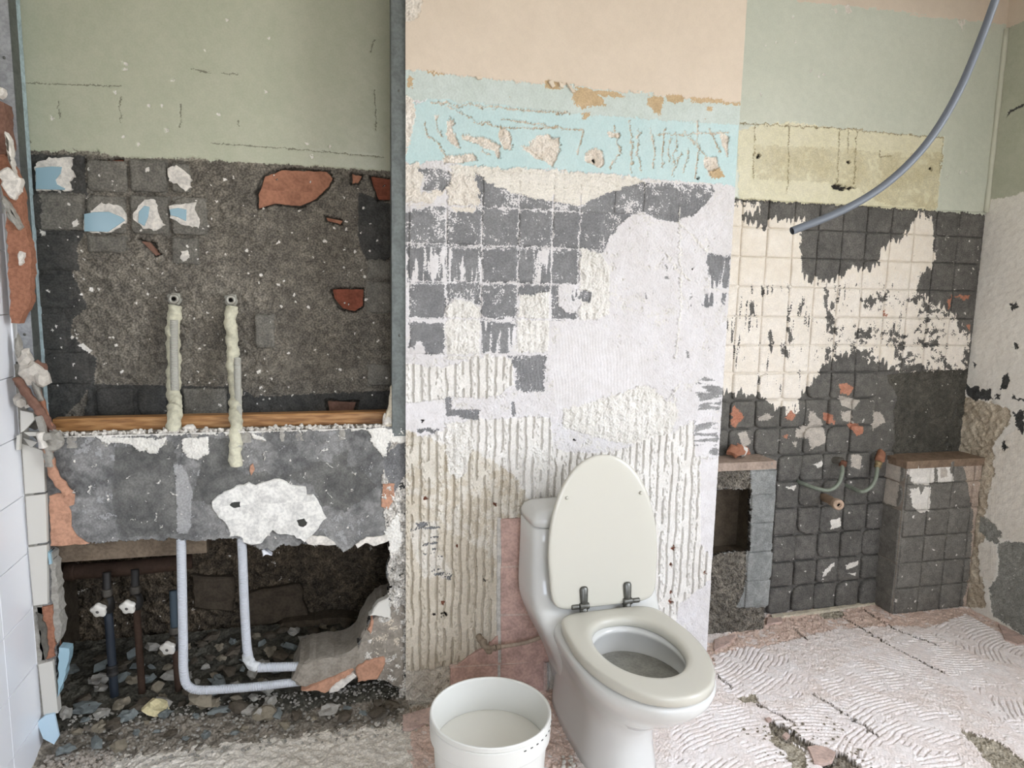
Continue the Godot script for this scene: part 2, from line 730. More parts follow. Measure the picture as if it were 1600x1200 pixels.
func palette() -> void:
	n_coarse = noise_tile(1, 0.0078, 4)
	n_mid = noise_tile(2, 0.036, 3)
	n_fine = noise_tile(3, 0.17, 2)
	n_down = noise_tile(4, 0.065, 2, 1024, 128)
	n_side = noise_tile(5, 0.065, 2, 128, 1024)
	var tone := PackedByteArray()
	var bump := PackedByteArray()
	for j in 512:
		for i in 512:
			var k := (j << 10) | i
			var g := 212 + (n_fine[k] - 128) / 14 + (n_mid[k] - 128) / 10 + (n_coarse[k] - 128) / 8
			tone.append(clampi(g + 25, 0, 255))
			bump.append((n_fine[k] + n_mid[k] * 2) / 3)
	mats["grain_tone"] = ImageTexture.create_from_image(Image.create_from_data(512, 512, false, Image.FORMAT_L8, tone))
	var im := Image.create_from_data(512, 512, false, Image.FORMAT_L8, bump)
	im.convert(Image.FORMAT_RGBA8)
	im.bump_map_to_normal_map(1.2)
	mats["grain_bump"] = ImageTexture.create_from_image(im)
	var score := PackedByteArray()
	for j in 256:
		for i in 256:
			score.append(40 if i % 64 < 13 or j % 64 < 13 else 160 + n_fine[(j << 10) | i] / 5)
	im = Image.create_from_data(256, 256, false, Image.FORMAT_L8, score)
	im.convert(Image.FORMAT_RGBA8)
	im.bump_map_to_normal_map(6.0)
	mats["score_bump"] = ImageTexture.create_from_image(im)
	# surface kinds:        tone a              tone b              grain high    rough   grit   shows   share how comb
	kind("void", rgb(40, 36, 32), rgb(40, 36, 32), 0.0)
	kind("grey", rgb(104, 104, 104), rgb(124, 124, 124), 0.10, 0.0, 0.0006, 0.0004)
	kind("dark_grey", rgb(62, 62, 61), rgb(78, 78, 76), 0.14, 0.0, 0.0016, 0.0008)
	kind("joint", rgb(70, 67, 63), rgb(84, 80, 75), 0.15, -0.006, 0.002, 0.001)
	kind("white", rgb(212, 208, 206), rgb(222, 219, 219), 0.02, 0.002, 0.0006, 0.0004)
	kind("fleck_white", rgb(214, 209, 200), rgb(232, 228, 220), 0.04, 0.001, 0.0004, 0.0006)
	# recess
	kind("green_paint", rgb(180, 183, 160), rgb(187, 188, 166), 0.012, 0.003, 0.0002, 0.0)
	kind("green_scratch", rgb(120, 120, 104), rgb(135, 134, 116), 0.03, 0.002, 0.0, 0.0)
	kind("cement_pale", rgb(128, 124, 112), rgb(150, 144, 130), 0.16, 0.001, 0.003, 0.0015)
	kind("cement", rgb(96, 91, 83), rgb(124, 118, 107), 0.2, 0.0, 0.003, 0.0012, "cement_pale", 0.12, 0)
	kind("cement_flecked", rgb(92, 87, 79), rgb(120, 114, 103), 0.2, 0.0, 0.003, 0.0014, "fleck_white", 0.012, 4)
	kind("cement_dark", rgb(60, 60, 58), rgb(78, 76, 72), 0.13, 0.003, 0.0016, 0.001, "fleck_white", 0.004, 4)
	kind("cement_hole", rgb(60, 56, 50), rgb(74, 70, 62), 0.2, -0.012, 0.003, 0.002)
	kind("niche_pad", rgb(102, 99, 92), rgb(124, 120, 111), 0.12, 0.0, 0.001, 0.0008, "fleck_white", 0.008, 4)
	# parapet
	kind("parapet_light", rgb(150, 150, 149), rgb(162, 161, 159), 0.06, 0.0015, 0.0004, 0.0003)
	kind("parapet", rgb(88, 88, 87), rgb(150, 149, 146), 0.07, 0.0, 0.0006, 0.0004, "parapet_light", 0.24, 0)
	kind("parapet_dark", rgb(84, 84, 82), rgb(120, 119, 115), 0.07, 0.0, 0.0006, 0.0004, "parapet_light", 0.04, 0)
	kind("patch_white", rgb(214, 211, 202), rgb(230, 227, 219), 0.04, 0.004, 0.0012, 0.0012)
	kind("broken_edge", rgb(150, 146, 138), rgb(214, 209, 200), 0.16, 0.002, 0.005, 0.002, "dark_grey", 0.2, 0)
	kind("cavity", rgb(62, 56, 48), rgb(96, 85, 71), 0.3, 0.0, 0.006, 0.003, "fleck_white", 0.006, 4)  # brick brown kept dark, part of the hole's shade is in the colour
	# middle wall
	kind("beige_paint", rgb(212, 197, 178), rgb(217, 202, 183), 0.006, 0.004, 0.0002, 0.0)
	kind("tan", rgb(184, 160, 124), rgb(198, 174, 140), 0.04, 0.002, 0.0003, 0.0003)
	kind("blue_pale", rgb(190, 200, 192), rgb(198, 207, 201), 0.02, 0.002, 0.0004, 0.0003, "tan", 0.02, 0)
	kind("blue", rgb(184, 208, 207), rgb(192, 212, 210), 0.015, 0.001, 0.0003, 0.0002)
	kind("gouge", rgb(208, 196, 180), rgb(228, 221, 210), 0.05, -0.003, 0.0025, 0.0015)
	kind("gouge_line", rgb(176, 158, 132), rgb(214, 204, 190), 0.05, -0.002, 0.001, 0.001)
	kind("lump", rgb(212, 203, 190), rgb(230, 224, 214), 0.04, 0.005, 0.003, 0.0015)
	kind("cream_comb", rgb(216, 210, 198), rgb(226, 221, 211), 0.04, 0.004, 0.001, 0.0006, "", 0.0, 0, 3)
	kind("pad_smeared", rgb(118, 118, 119), rgb(134, 134, 134), 0.07, 0.001, 0.0006, 0.0004, "white", 0.36, 5, 2)
	kind("pad_streaked", rgb(118, 118, 119), rgb(134, 134, 134), 0.07, 0.001, 0.0006, 0.0004, "white", 0.42, 2, 2)
	kind("pad_clean", rgb(118, 118, 119), rgb(132, 132, 132), 0.07, 0.001, 0.0004, 0.0003, "white", 0.22, 5, 2)
	kind("grey_smear", rgb(130, 129, 128), rgb(150, 149, 147), 0.08, 0.001, 0.001, 0.0006, "white", 0.5, 3)
	kind("white_brush", rgb(212, 208, 206), rgb(222, 219, 219), 0.02, 0.003, 0.0005, 0.0003, "", 0.0, 0, 2)
	kind("white_rough", rgb(216, 212, 204), rgb(229, 226, 220), 0.03, 0.004, 0.003, 0.002, "", 0.0, 0, 4)
	kind("white_thin", rgb(209, 205, 203), rgb(219, 216, 216), 0.02, 0.0025, 0.0007, 0.001, "white_rough", 0.26, 5)
	kind("comb", rgb(219, 215, 208), rgb(231, 228, 222), 0.03, 0.005, 0.0004, 0.0006, "", 0.0, 0, 1)
	kind("comb_beige", rgb(194, 184, 166), rgb(208, 199, 182), 0.035, 0.005, 0.0004, 0.0006, "", 0.0, 0, 1)  # own beige tone plus some lower-left shade put into the colour
	kind("comb_mixed", rgb(204, 197, 183), rgb(219, 213, 201), 0.03, 0.005, 0.0004, 0.0006, "comb_beige", 0.45, 0, 1)
	kind("comb_grey", rgb(208, 201, 187), rgb(220, 214, 203), 0.035, 0.004, 0.0006, 0.0006, "grey", 0.3, 3, 1)
	kind("comb_base", rgb(176, 164, 148), rgb(196, 185, 168), 0.08, 0.003, 0.002, 0.0014)
	kind("plug", rgb(140, 84, 62), rgb(120, 78, 60), 0.15, -0.004, 0.001, 0.001)
	kind("plug_dark", rgb(40, 37, 34), rgb(56, 52, 48), 0.1, -0.012)
	# bay
	kind("bay_green", rgb(202, 206, 190), rgb(208, 211, 195), 0.012, 0.004, 0.0002, 0.0)
	kind("bay_cream", rgb(216, 210, 178), rgb(223, 217, 189), 0.03, 0.003, 0.0003, 0.0002)
	kind("bay_stain", rgb(196, 186, 150), rgb(210, 203, 172), 0.05, 0.003, 0.0003, 0.0002, "bay_cream", 0.3, 0)
	kind("crack", rgb(140, 128, 96), rgb(160, 148, 116), 0.1, 0.0005)
	kind("scuff", rgb(116, 112, 105), rgb(140, 136, 128), 0.12, 0.0006, 0.0008, 0.0005)
	kind("bay_pad", rgb(84, 82, 78), rgb(108, 105, 100), 0.12, 0.0, 0.0008, 0.0005, "scuff", 0.07, 0)
	kind("pier_pad", rgb(106, 103, 97), rgb(126, 123, 116), 0.10, 0.0, 0.0008, 0.0005, "fleck_white", 0.012, 4)
	kind("bay_pad_spots", rgb(88, 86, 81), rgb(106, 103, 97), 0.10, 0.0, 0.0008, 0.0005, "fleck_white", 0.05, 0)
	kind("skim", rgb(232, 222, 206), rgb(240, 232, 219), 0.02, 0.0015, 0.0004, 0.0003, "bay_pad", 0.008, 4)
	kind("skim_worn", rgb(232, 223, 209), rgb(239, 232, 221), 0.03, 0.0015, 0.0006, 0.0004, "bay_pad", 0.2, 2)
	kind("skim_thin", rgb(228, 219, 205), rgb(237, 230, 219), 0.03, 0.0015, 0.0006, 0.0004, "bay_pad", 0.45, 0)
	kind("brick_smear", rgb(166, 108, 84), rgb(186, 136, 112), 0.08, 0.002, 0.001, 0.0008)
	kind("plaster_smear", rgb(168, 160, 150), rgb(192, 184, 172), 0.06, 0.001, 0.0008, 0.0005)
	kind("bay_cement", rgb(66, 64, 57), rgb(88, 85, 76), 0.18, -0.002, 0.003, 0.0018)
	kind("duct", rgb(124, 126, 124), rgb(148, 149, 146), 0.08, 0.0, 0.001, 0.0006, "fleck_white", 0.03, 0)
	kind("duct_rough", rgb(92, 87, 79), rgb(124, 118, 108), 0.24, -0.004, 0.005, 0.003, "fleck_white", 0.015, 4)
	kind("dust", rgb(168, 150, 136), rgb(184, 168, 152), 0.08, 0.0, 0.002, 0.001)
	# right wall
	kind("right_plaster", rgb(228, 223, 213), rgb(235, 231, 222), 0.02, 0.002, 0.0008, 0.0004, "dark_grey", 0.004, 0)
	kind("right_brown", rgb(170, 156, 136), rgb(205, 194, 174), 0.08, 0.0, 0.003, 0.0014)
	kind("right_green", rgb(176, 178, 158), rgb(186, 187, 168), 0.015, 0.003, 0.0002, 0.0)
	kind("right_comb", rgb(224, 217, 204), rgb(233, 227, 216), 0.03, 0.003, 0.0008, 0.0005, "", 0.0, 0, 2)
	kind("right_grey", rgb(128, 128, 122), rgb(150, 149, 142), 0.1, 0.0, 0.0012, 0.0008, "fleck_white", 0.08, 0)
	# floors
	kind("concrete", rgb(208, 201, 189), rgb(226, 219, 207), 0.08, 0.0, 0.0025, 0.001)
	kind("concrete_dirt", rgb(174, 167, 155), rgb(202, 195, 182), 0.08, 0.002, 0.003, 0.0016, "cement_pale", 0.12, 0)
	kind("adhesive_plain", rgb(230, 217, 210), rgb(240, 232, 228), 0.05, 0.004, 0.0014, 0.0012)
	kind("adhesive_dust", rgb(206, 180, 165), rgb(220, 197, 183), 0.07, 0.002, 0.003, 0.0014, "adhesive_plain", 0.25, 0)
	kind("floor_cement", rgb(150, 142, 126), rgb(172, 164, 148), 0.14, -0.002, 0.003, 0.0016)
	kind("floor_pit", rgb(120, 113, 102), rgb(144, 136, 124), 0.16, -0.012, 0.004, 0.002)
	for f in 7:
		kind("fan_%d" % f, rgb(236, 225, 220), rgb(244, 238, 236), 0.04, 0.004, 0.0006, 0.0008, "", 0.0, 0, 10 + f)
	for f in [[1.20, 2.75], [1.35, 1.3], [2.0, 1.2], [2.75, 2.02], [2.55, 2.75], [1.7, 0.2], [2.9, 1.4]]:
		fan_x.append(f[0])
		fan_y.append(f[1])
	plain("masonry", Color(0.42, 0.38, 0.34), 0.95, 0.2)
	plain("plaster_room", Color(0.935, 0.93, 0.92), 0.9, 0.3)
	plain("brick", Color8(174, 124, 100), 0.9, 0.2, 0.7)
	plain("brick_scored", Color8(172, 122, 98), 0.9, 0.2, 1.6)
	mats["brick_scored"].normal_texture = mats["score_bump"]
	mats["brick_scored"].uv1_scale = Vector3.ONE * 17.0
	plain("brick_red", Color8(142, 86, 68), 0.9, 0.2, 0.7)
	plain("brick_orange", Color8(198, 152, 126), 0.9, 0.2, 0.6)
	plain("brick_brown", Color8(136, 104, 90), 0.9, 0.2, 0.8)
	plain("lump_white", Color8(234, 228, 218), 0.9, 0.2, 0.9)
	plain("lump_pale", Color8(206, 199, 188), 0.9, 0.2, 0.9)
	plain("lump_grey", Color8(168, 164, 155), 0.9, 0.2, 0.9)
	plain("lump_dark", Color8(104, 100, 92), 0.95, 0.2, 0.9)
	plain("blue_glaze", Color8(152, 182, 194), 0.15, 0.5)
	plain("pink_glaze", Color8(206, 172, 160), 0.25, 0.5, 0.04)
	plain("pink_dusty", Color8(210, 184, 172), 0.6, 0.4, 0.2)
	plain("grout", Color8(206, 202, 194), 0.85, 0.3, 0.3)
	plain("white_tile", Color8(240, 242, 246), 0.18, 0.5)
	plain("porcelain", Color8(214, 214, 210), 0.12, 0.5)
	plain("seat_plastic", Color8(200, 197, 185), 0.25, 0.5)
	plain("chrome", Color(0.46, 0.46, 0.44), 0.38, 0.5, 0.3, 0.9)
	plain("steel", Color(0.42, 0.44, 0.43), 0.5, 0.5, 0.15, 0.55)
	plain("pipe_black", Color8(44, 42, 40), 0.6, 0.4, 0.4)
	plain("pipe_rust", Color8(70, 54, 44), 0.8, 0.3, 0.7)
	plain("shade_brown", Color8(84, 75, 64), 0.97, 0.1, 1.0)  # brown darkened to carry the shade inside the hole and the duct


func room() -> void:
	var m: Material = mats["plaster_room"]
	struct("floor", block(Vector3(-1.2, -0.15, -3.0), Vector3(3.1, -0.03, 2.5)), plain("screed", Color(0.84, 0.79, 0.74), 0.9, 0.3), "concrete slab under the whole stripped bathroom floor", "floor")
	struct("ceiling", block(Vector3(-1.2, 2.78, -3.0), Vector3(3.1, 2.95, 2.5)), m, "white plastered ceiling over the stripped bathroom", "ceiling")
	for k in 4:   # the wall behind the viewpoint, round an opening added for the fill light
		var b: Array = [[Vector3(-1.2, -0.03, 2.3), Vector3(-0.4, 2.78, 2.5)], [Vector3(1.1, -0.03, 2.3), Vector3(3.1, 2.78, 2.5)], [Vector3(-0.4, -0.03, 2.3), Vector3(1.1, 0.9, 2.5)], [Vector3(-0.4, 2.3, 2.3), Vector3(1.1, 2.78, 2.5)]][k]
		struct("wall_rear" if k == 0 else "wall_rear_%d" % (k + 1), block(b[0], b[1]), m, ["white wall behind the viewpoint, left of its added fill opening", "white wall behind the viewpoint, right of its added fill opening", "white wall under the added fill opening behind the viewpoint", "white wall over the added fill opening behind the viewpoint"][k], "wall")
	struct("wall_back", block(Vector3(-1.2, -0.03, -3.0), Vector3(3.1, 2.78, -2.82)), mats["masonry"], "outer masonry behind the recess and the bay", "wall")
	var win := struct("window_1", block(Vector3(2.9, 0.80, -0.67), Vector3(3.05, 0.88, 0.97)), m, "white sill and frame of the window in the right wall", "window")
	for b in [[Vector3(3.02, 0.88, -0.65), Vector3(3.06, 2.5, -0.60)], [Vector3(3.02, 0.88, 0.90), Vector3(3.06, 2.5, 0.95)], [Vector3(3.02, 2.44, -0.65), Vector3(3.06, 2.5, 0.95)]]:
		put("frame", block(b[0], b[1]), m, win)
	for k in 4:   # the right wall beyond the frame, round its window
		var b: Array = [[Vector3(2.9, -0.03, -0.65), Vector3(3.1, 0.8, 0.95)], [Vector3(2.9, 2.5, -0.65), Vector3(3.1, 2.78, 0.95)], [Vector3(2.9, -0.03, 0.95), Vector3(3.1, 2.78, 2.3)], [Vector3(2.88, -0.03, -1.5), Vector3(3.1, 2.78, -0.65)]][k]
		struct("wall_right_%d" % (k + 2), block(b[0], b[1]), m, ["white wall under the window on the right", "white wall over the window on the right", "white wall past the window on the right", "white wall between the window and the bay"][k], "wall")


func recess() -> void:
	var sh := wall_z(-2.55, [-0.96, 0.9, 0.36, 2.79], 0.0015, "green_paint")
	sh.fill(kinds["cement"], [-1.012, 1.826, -0.930, 1.833, -0.855, 1.835, -0.730, 1.836, -0.639, 1.827, -0.450, 1.835, -0.254, 1.834, -0.050, 1.834, 0.185, 1.833, 0.385, 1.835, 0.394, 0.702, -1.139, 0.778])
	sh.fill(kinds["cement_pale"], [-0.801, 1.843, -0.730, 1.841, -0.675, 1.831, -0.748, 1.829])
	sh.fill(kinds["cement_pale"], [-0.507, 1.837, -0.412, 1.837, -0.392, 1.830, -0.470, 1.830])
	sh.fill(kinds["cement_flecked"], [-0.583, 1.825, -0.214, 1.831, 0.162, 1.676, 0.030, 1.497, -0.226, 1.362, -0.400, 1.611, -0.576, 1.564])
	sh.fill(kinds["cement_flecked"], [-0.470, 1.316, -0.015, 1.386, 0.137, 1.185, -0.234, 1.075, -0.479, 1.101])
	sh.fill(kinds["cement_dark"], [-0.943, 1.822, -0.763, 1.826, -0.762, 1.716, -0.774, 1.597, -0.793, 1.557, -0.823, 1.476, -0.807, 1.436, -0.791, 1.385, -0.782, 1.359, -0.818, 1.313, -0.838, 1.272, -0.800, 1.231, -0.765, 1.189, -0.777, 1.105, -0.950, 0.897, -0.973, 1.107])
	sh.fill(kinds["cement_dark"], [0.076, 1.758, 0.193, 1.721, 0.192, 1.546, 0.117, 1.499, 0.074, 1.586])
	sh.fill(kinds["cement_dark"], [-0.789, 1.105, -0.349, 1.090, -0.276, 1.054, 0.191, 1.069, 0.191, 0.951, -0.814, 0.978])
	for q in [[-0.764, 1.814, -0.648, 1.825, -0.660, 1.765, -0.716, 1.758, -0.751, 1.784], [-0.261, 1.742, -0.231, 1.801, -0.174, 1.825, -0.019, 1.825, -0.004, 1.801, -0.018, 1.766, -0.060, 1.724, -0.115, 1.696, -0.197, 1.701, -0.254, 1.684], [0.051, 1.821, 0.094, 1.817, 0.080, 1.784, 0.050, 1.783], [0.113, 1.816, 0.189, 1.811, 0.189, 1.734, 0.141, 1.731, 0.128, 1.770], [-0.018, 1.430, 0.095, 1.432, 0.092, 1.365, 0.061, 1.345, 0.017, 1.353, -0.012, 1.391], [-0.040, 1.676, 0.028, 1.662, 0.019, 1.644, -0.032, 1.655], [-0.621, 1.575, -0.584, 1.572, -0.551, 1.528, -0.571, 1.519], [-0.046, 1.040, 0.069, 1.033, 0.060, 0.983, -0.038, 0.990]]:
		sh.fill(kinds["cement_hole"], q)
	var beds := [[-0.758, 1.816, -0.642, 1.718], [-0.634, 1.824, -0.527, 1.724], [-0.764, 1.707, -0.651, 1.590], [-0.639, 1.713, -0.525, 1.592], [-0.516, 1.715, -0.409, 1.594], [-0.768, 1.582, -0.654, 1.529], [-0.520, 1.584, -0.440, 1.498], [-0.916, 1.705, -0.776, 1.595], [-0.920, 1.584, -0.798, 1.468], [-0.921, 1.457, -0.819, 1.350], [-0.918, 1.337, -0.845, 1.218], [-0.922, 1.210, -0.785, 1.105], [-0.770, 1.092, -0.657, 0.996], [-0.649, 1.086, -0.563, 0.993], [-0.507, 1.088, -0.369, 0.993], [0.104, 1.532, 0.188, 1.463], [0.099, 1.455, 0.187, 1.344], [0.101, 1.166, 0.187, 1.087], [-0.272, 1.339, -0.209, 1.222], [-0.512, 1.821, -0.454, 1.728]]
	for i in beds.size():
		var q: Array = beds[i]
		sh.fill(kinds["niche_pad" if i < 7 or i > 13 else "cement_dark"], [q[0], q[1], q[2], q[1], q[2], q[3], q[0], q[3]])
	for q in [[-0.639, 1.818, -0.523, 1.829, -0.523, 1.728, -0.633, 1.723], [-0.891, 1.710, -0.769, 1.712, -0.772, 1.597, -0.895, 1.593]]:
		sh.fill(kinds["niche_pad"], q)
	for q in [[-0.825, 1.982, -0.826, 1.933], [-0.651, 2.015, -0.654, 1.934], [-0.476, 2.006, -0.481, 1.930], [-0.306, 1.967, -0.302, 1.947], [-0.447, 2.113, -0.382, 2.109], [-0.356, 2.106, -0.301, 2.110], [0.133, 2.258, 0.120, 2.216], [-0.928, 1.888, -0.916, 1.870, -0.906, 1.855], [-0.922, 2.030, -0.646, 2.044], [-0.390, 1.889, -0.111, 1.886, 0.163, 1.878], [0.132, 2.098, 0.138, 1.963]]:
		sh.stroke(kinds["green_scratch"], q, 0.0032)
	for q in [[-0.847, 1.935], [-0.664, 2.025], [-0.634, 2.112], [-0.635, 2.098], [-0.497, 2.074], [-0.399, 2.172], [-0.570, 1.992], [-0.531, 1.995], [-0.605, 1.871], [-0.649, 1.891], [-0.525, 1.921], [-0.364, 1.980], [-0.204, 2.227], [-0.090, 1.906], [-0.077, 1.864], [-0.016, 1.901], [-0.329, 2.273], [-0.220, 2.061]]:
		sh.spot(kinds["fleck_white"], q[0], q[1], 0.005)
	for q in [[-0.807, 1.620, -0.792, 1.632, -0.789, 1.613, -0.804, 1.604], [-0.823, 1.415, -0.815, 1.419, -0.831, 1.407], [-0.588, 1.797, -0.577, 1.802, -0.574, 1.790, -0.585, 1.785], [-0.902, 1.596, -0.888, 1.589, -0.882, 1.577, -0.896, 1.573], [-0.815, 1.231, -0.800, 1.239, -0.775, 1.214, -0.783, 1.206], [-0.489, 1.536, -0.471, 1.547, -0.468, 1.522, -0.483, 1.505, -0.494, 1.513]]:
		sh.fill(kinds["fleck_white"], q)
	sh.specks(kinds["fleck_white"], rng, 230, [-0.92, 1.0, 0.2, 1.80], 0.0055)
	bake(sh, 0.0035, 0.0022, 11, 3.0, 1.0, 0.4)
	var w := struct("wall_niche", relief(sh, 3), sh.mat, "back wall of the recess, olive green paint above rough dark cement", "wall")
	put("masonry", block(Vector3(-1.2, 0.9, -2.82), Vector3(0.36, 2.78, -2.58)), mats["masonry"], w)
	put("masonry", block(Vector3(-1.2, 0.9, -2.6), Vector3(-0.935, 2.78, -2.31)), mats["plaster_room"], w)
	# beds of mortar left by the old tiles
	for q in beds:
		pad(sh, w, q[0], q[3], q[2], q[1], 0.012, "mortar_pad", 0.02)
	# the remnants of pale blue tile with their plaster, glazed face out
	for q in [[[-0.896, 1.795, -0.856, 1.812, -0.794, 1.820, -0.801, 1.789, -0.792, 1.762, -0.807, 1.745, -0.798, 1.719, -0.820, 1.716, -0.898, 1.714], [-0.895, 1.779, -0.851, 1.786, -0.822, 1.787, -0.827, 1.768, -0.843, 1.747, -0.838, 1.732, -0.816, 1.722, -0.819, 1.718, -0.898, 1.716]], [[-0.770, 1.637, -0.739, 1.666, -0.720, 1.683, -0.665, 1.678, -0.648, 1.650, -0.649, 1.630, -0.676, 1.605, -0.703, 1.592, -0.772, 1.591], [-0.768, 1.647, -0.740, 1.654, -0.699, 1.656, -0.663, 1.642, -0.652, 1.632, -0.679, 1.611, -0.703, 1.594, -0.771, 1.593]], [[-0.631, 1.647, -0.613, 1.680, -0.585, 1.701, -0.559, 1.698, -0.554, 1.646, -0.536, 1.623, -0.563, 1.605, -0.601, 1.608, -0.626, 1.631], [-0.612, 1.660, -0.594, 1.681, -0.579, 1.677, -0.584, 1.645, -0.597, 1.616, -0.615, 1.627]], [[-0.521, 1.684, -0.487, 1.690, -0.440, 1.700, -0.445, 1.667, -0.431, 1.639, -0.435, 1.618, -0.470, 1.621, -0.493, 1.628, -0.519, 1.648], [-0.520, 1.672, -0.495, 1.677, -0.470, 1.674, -0.473, 1.637, -0.496, 1.649, -0.519, 1.654]]]:
		put("plaster_patch", slab(sh, q[0], 0.0, 0.0165, 0.007, 0.0032), mats["lump_white"], w)
		put("tile_remnant", slab(sh, q[1], 0.0, 0.0195, 0.03, 0.0008), mats["blue_glaze"], w)
	for q in [[-0.520, 1.801, -0.493, 1.812, -0.471, 1.796, -0.452, 1.776, -0.454, 1.744, -0.474, 1.729, -0.492, 1.750, -0.518, 1.761], [-0.491, 1.538, -0.473, 1.545, -0.468, 1.526, -0.484, 1.505, -0.494, 1.515]]:
		put("plaster_patch", slab(sh, q, 0.0, 0.0165, 0.007, 0.0032), mats["lump_white"], w)
	# bricks laid bare
	var bricks := [[[-0.758, 1.812, -0.654, 1.821, -0.664, 1.769, -0.712, 1.762, -0.740, 1.780], "brick_red"], [[-0.249, 1.734, -0.227, 1.793, -0.174, 1.817, -0.029, 1.821, -0.009, 1.801, -0.022, 1.773, -0.062, 1.730, -0.115, 1.703, -0.197, 1.707, -0.250, 1.690], "brick"], [[0.057, 1.817, 0.089, 1.812, 0.076, 1.788, 0.057, 1.787], "brick"], [[0.119, 1.812, 0.187, 1.807, 0.186, 1.738, 0.145, 1.736, 0.132, 1.770], "brick_red"], [[-0.014, 1.426, 0.090, 1.428, 0.088, 1.370, 0.061, 1.352, 0.020, 1.360, -0.008, 1.393], "brick_red"], [[-0.032, 1.668, 0.023, 1.660, 0.015, 1.648, -0.028, 1.657], "brick"], [[-0.614, 1.569, -0.588, 1.568, -0.557, 1.528, -0.571, 1.523], "brick_brown"], [[-0.037, 1.033, 0.060, 1.027, 0.051, 0.990, -0.031, 0.994], "brick_brown"]]
	for b in bricks:
		put("brick", slab(sh, b[0], -0.02, -0.006, 0.01, 0.0012), mats[b[1]], w)
	for k in 5:   # scored lines of the hollow brick in the middle of the wall
		var y: float = [0.040, 1.418][1] - 0.011 * k
		var x: float = [0.040, 1.418][0]
		put("rib", block(Vector3(x - 0.040 + 0.004 * k, y - 0.0035, -2.557), Vector3(x + 0.040 - 0.003 * k, y + 0.0035, -2.5535)), mats["brick_red"], w)
	# metal studs left and right of the recess
	for s in [["right galvanised steel stud between the recess and the scraped wall", [0.170, 2.295, 0.216, 2.300], 0.955], ["left galvanised steel stud standing behind the broken white-tiled wall end", [-0.886, 2.180, -0.850, 2.184], 0.955]]:
		var x0: float = s[1][0]
		var x1: float = s[1][2]
		var t := thing("metal_stud", s[0], "stud", Vector3((x0 + x1) / 2.0, s[2], -2.32))
		var hw := (x1 - x0) / 2.0
		put("web", block(Vector3(-hw, 0, 0.022), Vector3(hw, 1.82, 0.025)), mats["steel"] if x0 > 0.0 else plain("steel_light", Color(0.66, 0.67, 0.68), 0.55, 0.5, 0.1, 0.3), t)
		for e in [-1, 1]:
			put("flange", block(Vector3(e * hw - 0.001, 0, -0.026), Vector3(e * hw + 0.001, 1.82, 0.0225)), mats["steel"], t)
			put("lip", block(Vector3(e * hw - (0.006 if e > 0 else 0.0), 0, -0.028), Vector3(e * hw + (0.0 if e > 0 else 0.006), 1.82, -0.026)), mats["steel"], t)
		for y in [0.33, 1.08]:
			put("screw", lathe([0.0, 0.0, 0.004, 0.0, 0.004, 0.0015, 0.0, 0.0025], 10, null, Vector3(0, y, 0.025), Vector3.BACK), mats["chrome"], t)
	var strip := struct("trim_1", block(Vector3(-0.934, 1.0, -2.545), Vector3(-0.910, 2.78, -2.46)), plain("pale_blue_paint", Color8(186, 206, 210), 0.6, 0.4, 0.2), "pale blue painted strip along the left edge of the recess", "trim")
	strip.set_meta("kind", "structure")


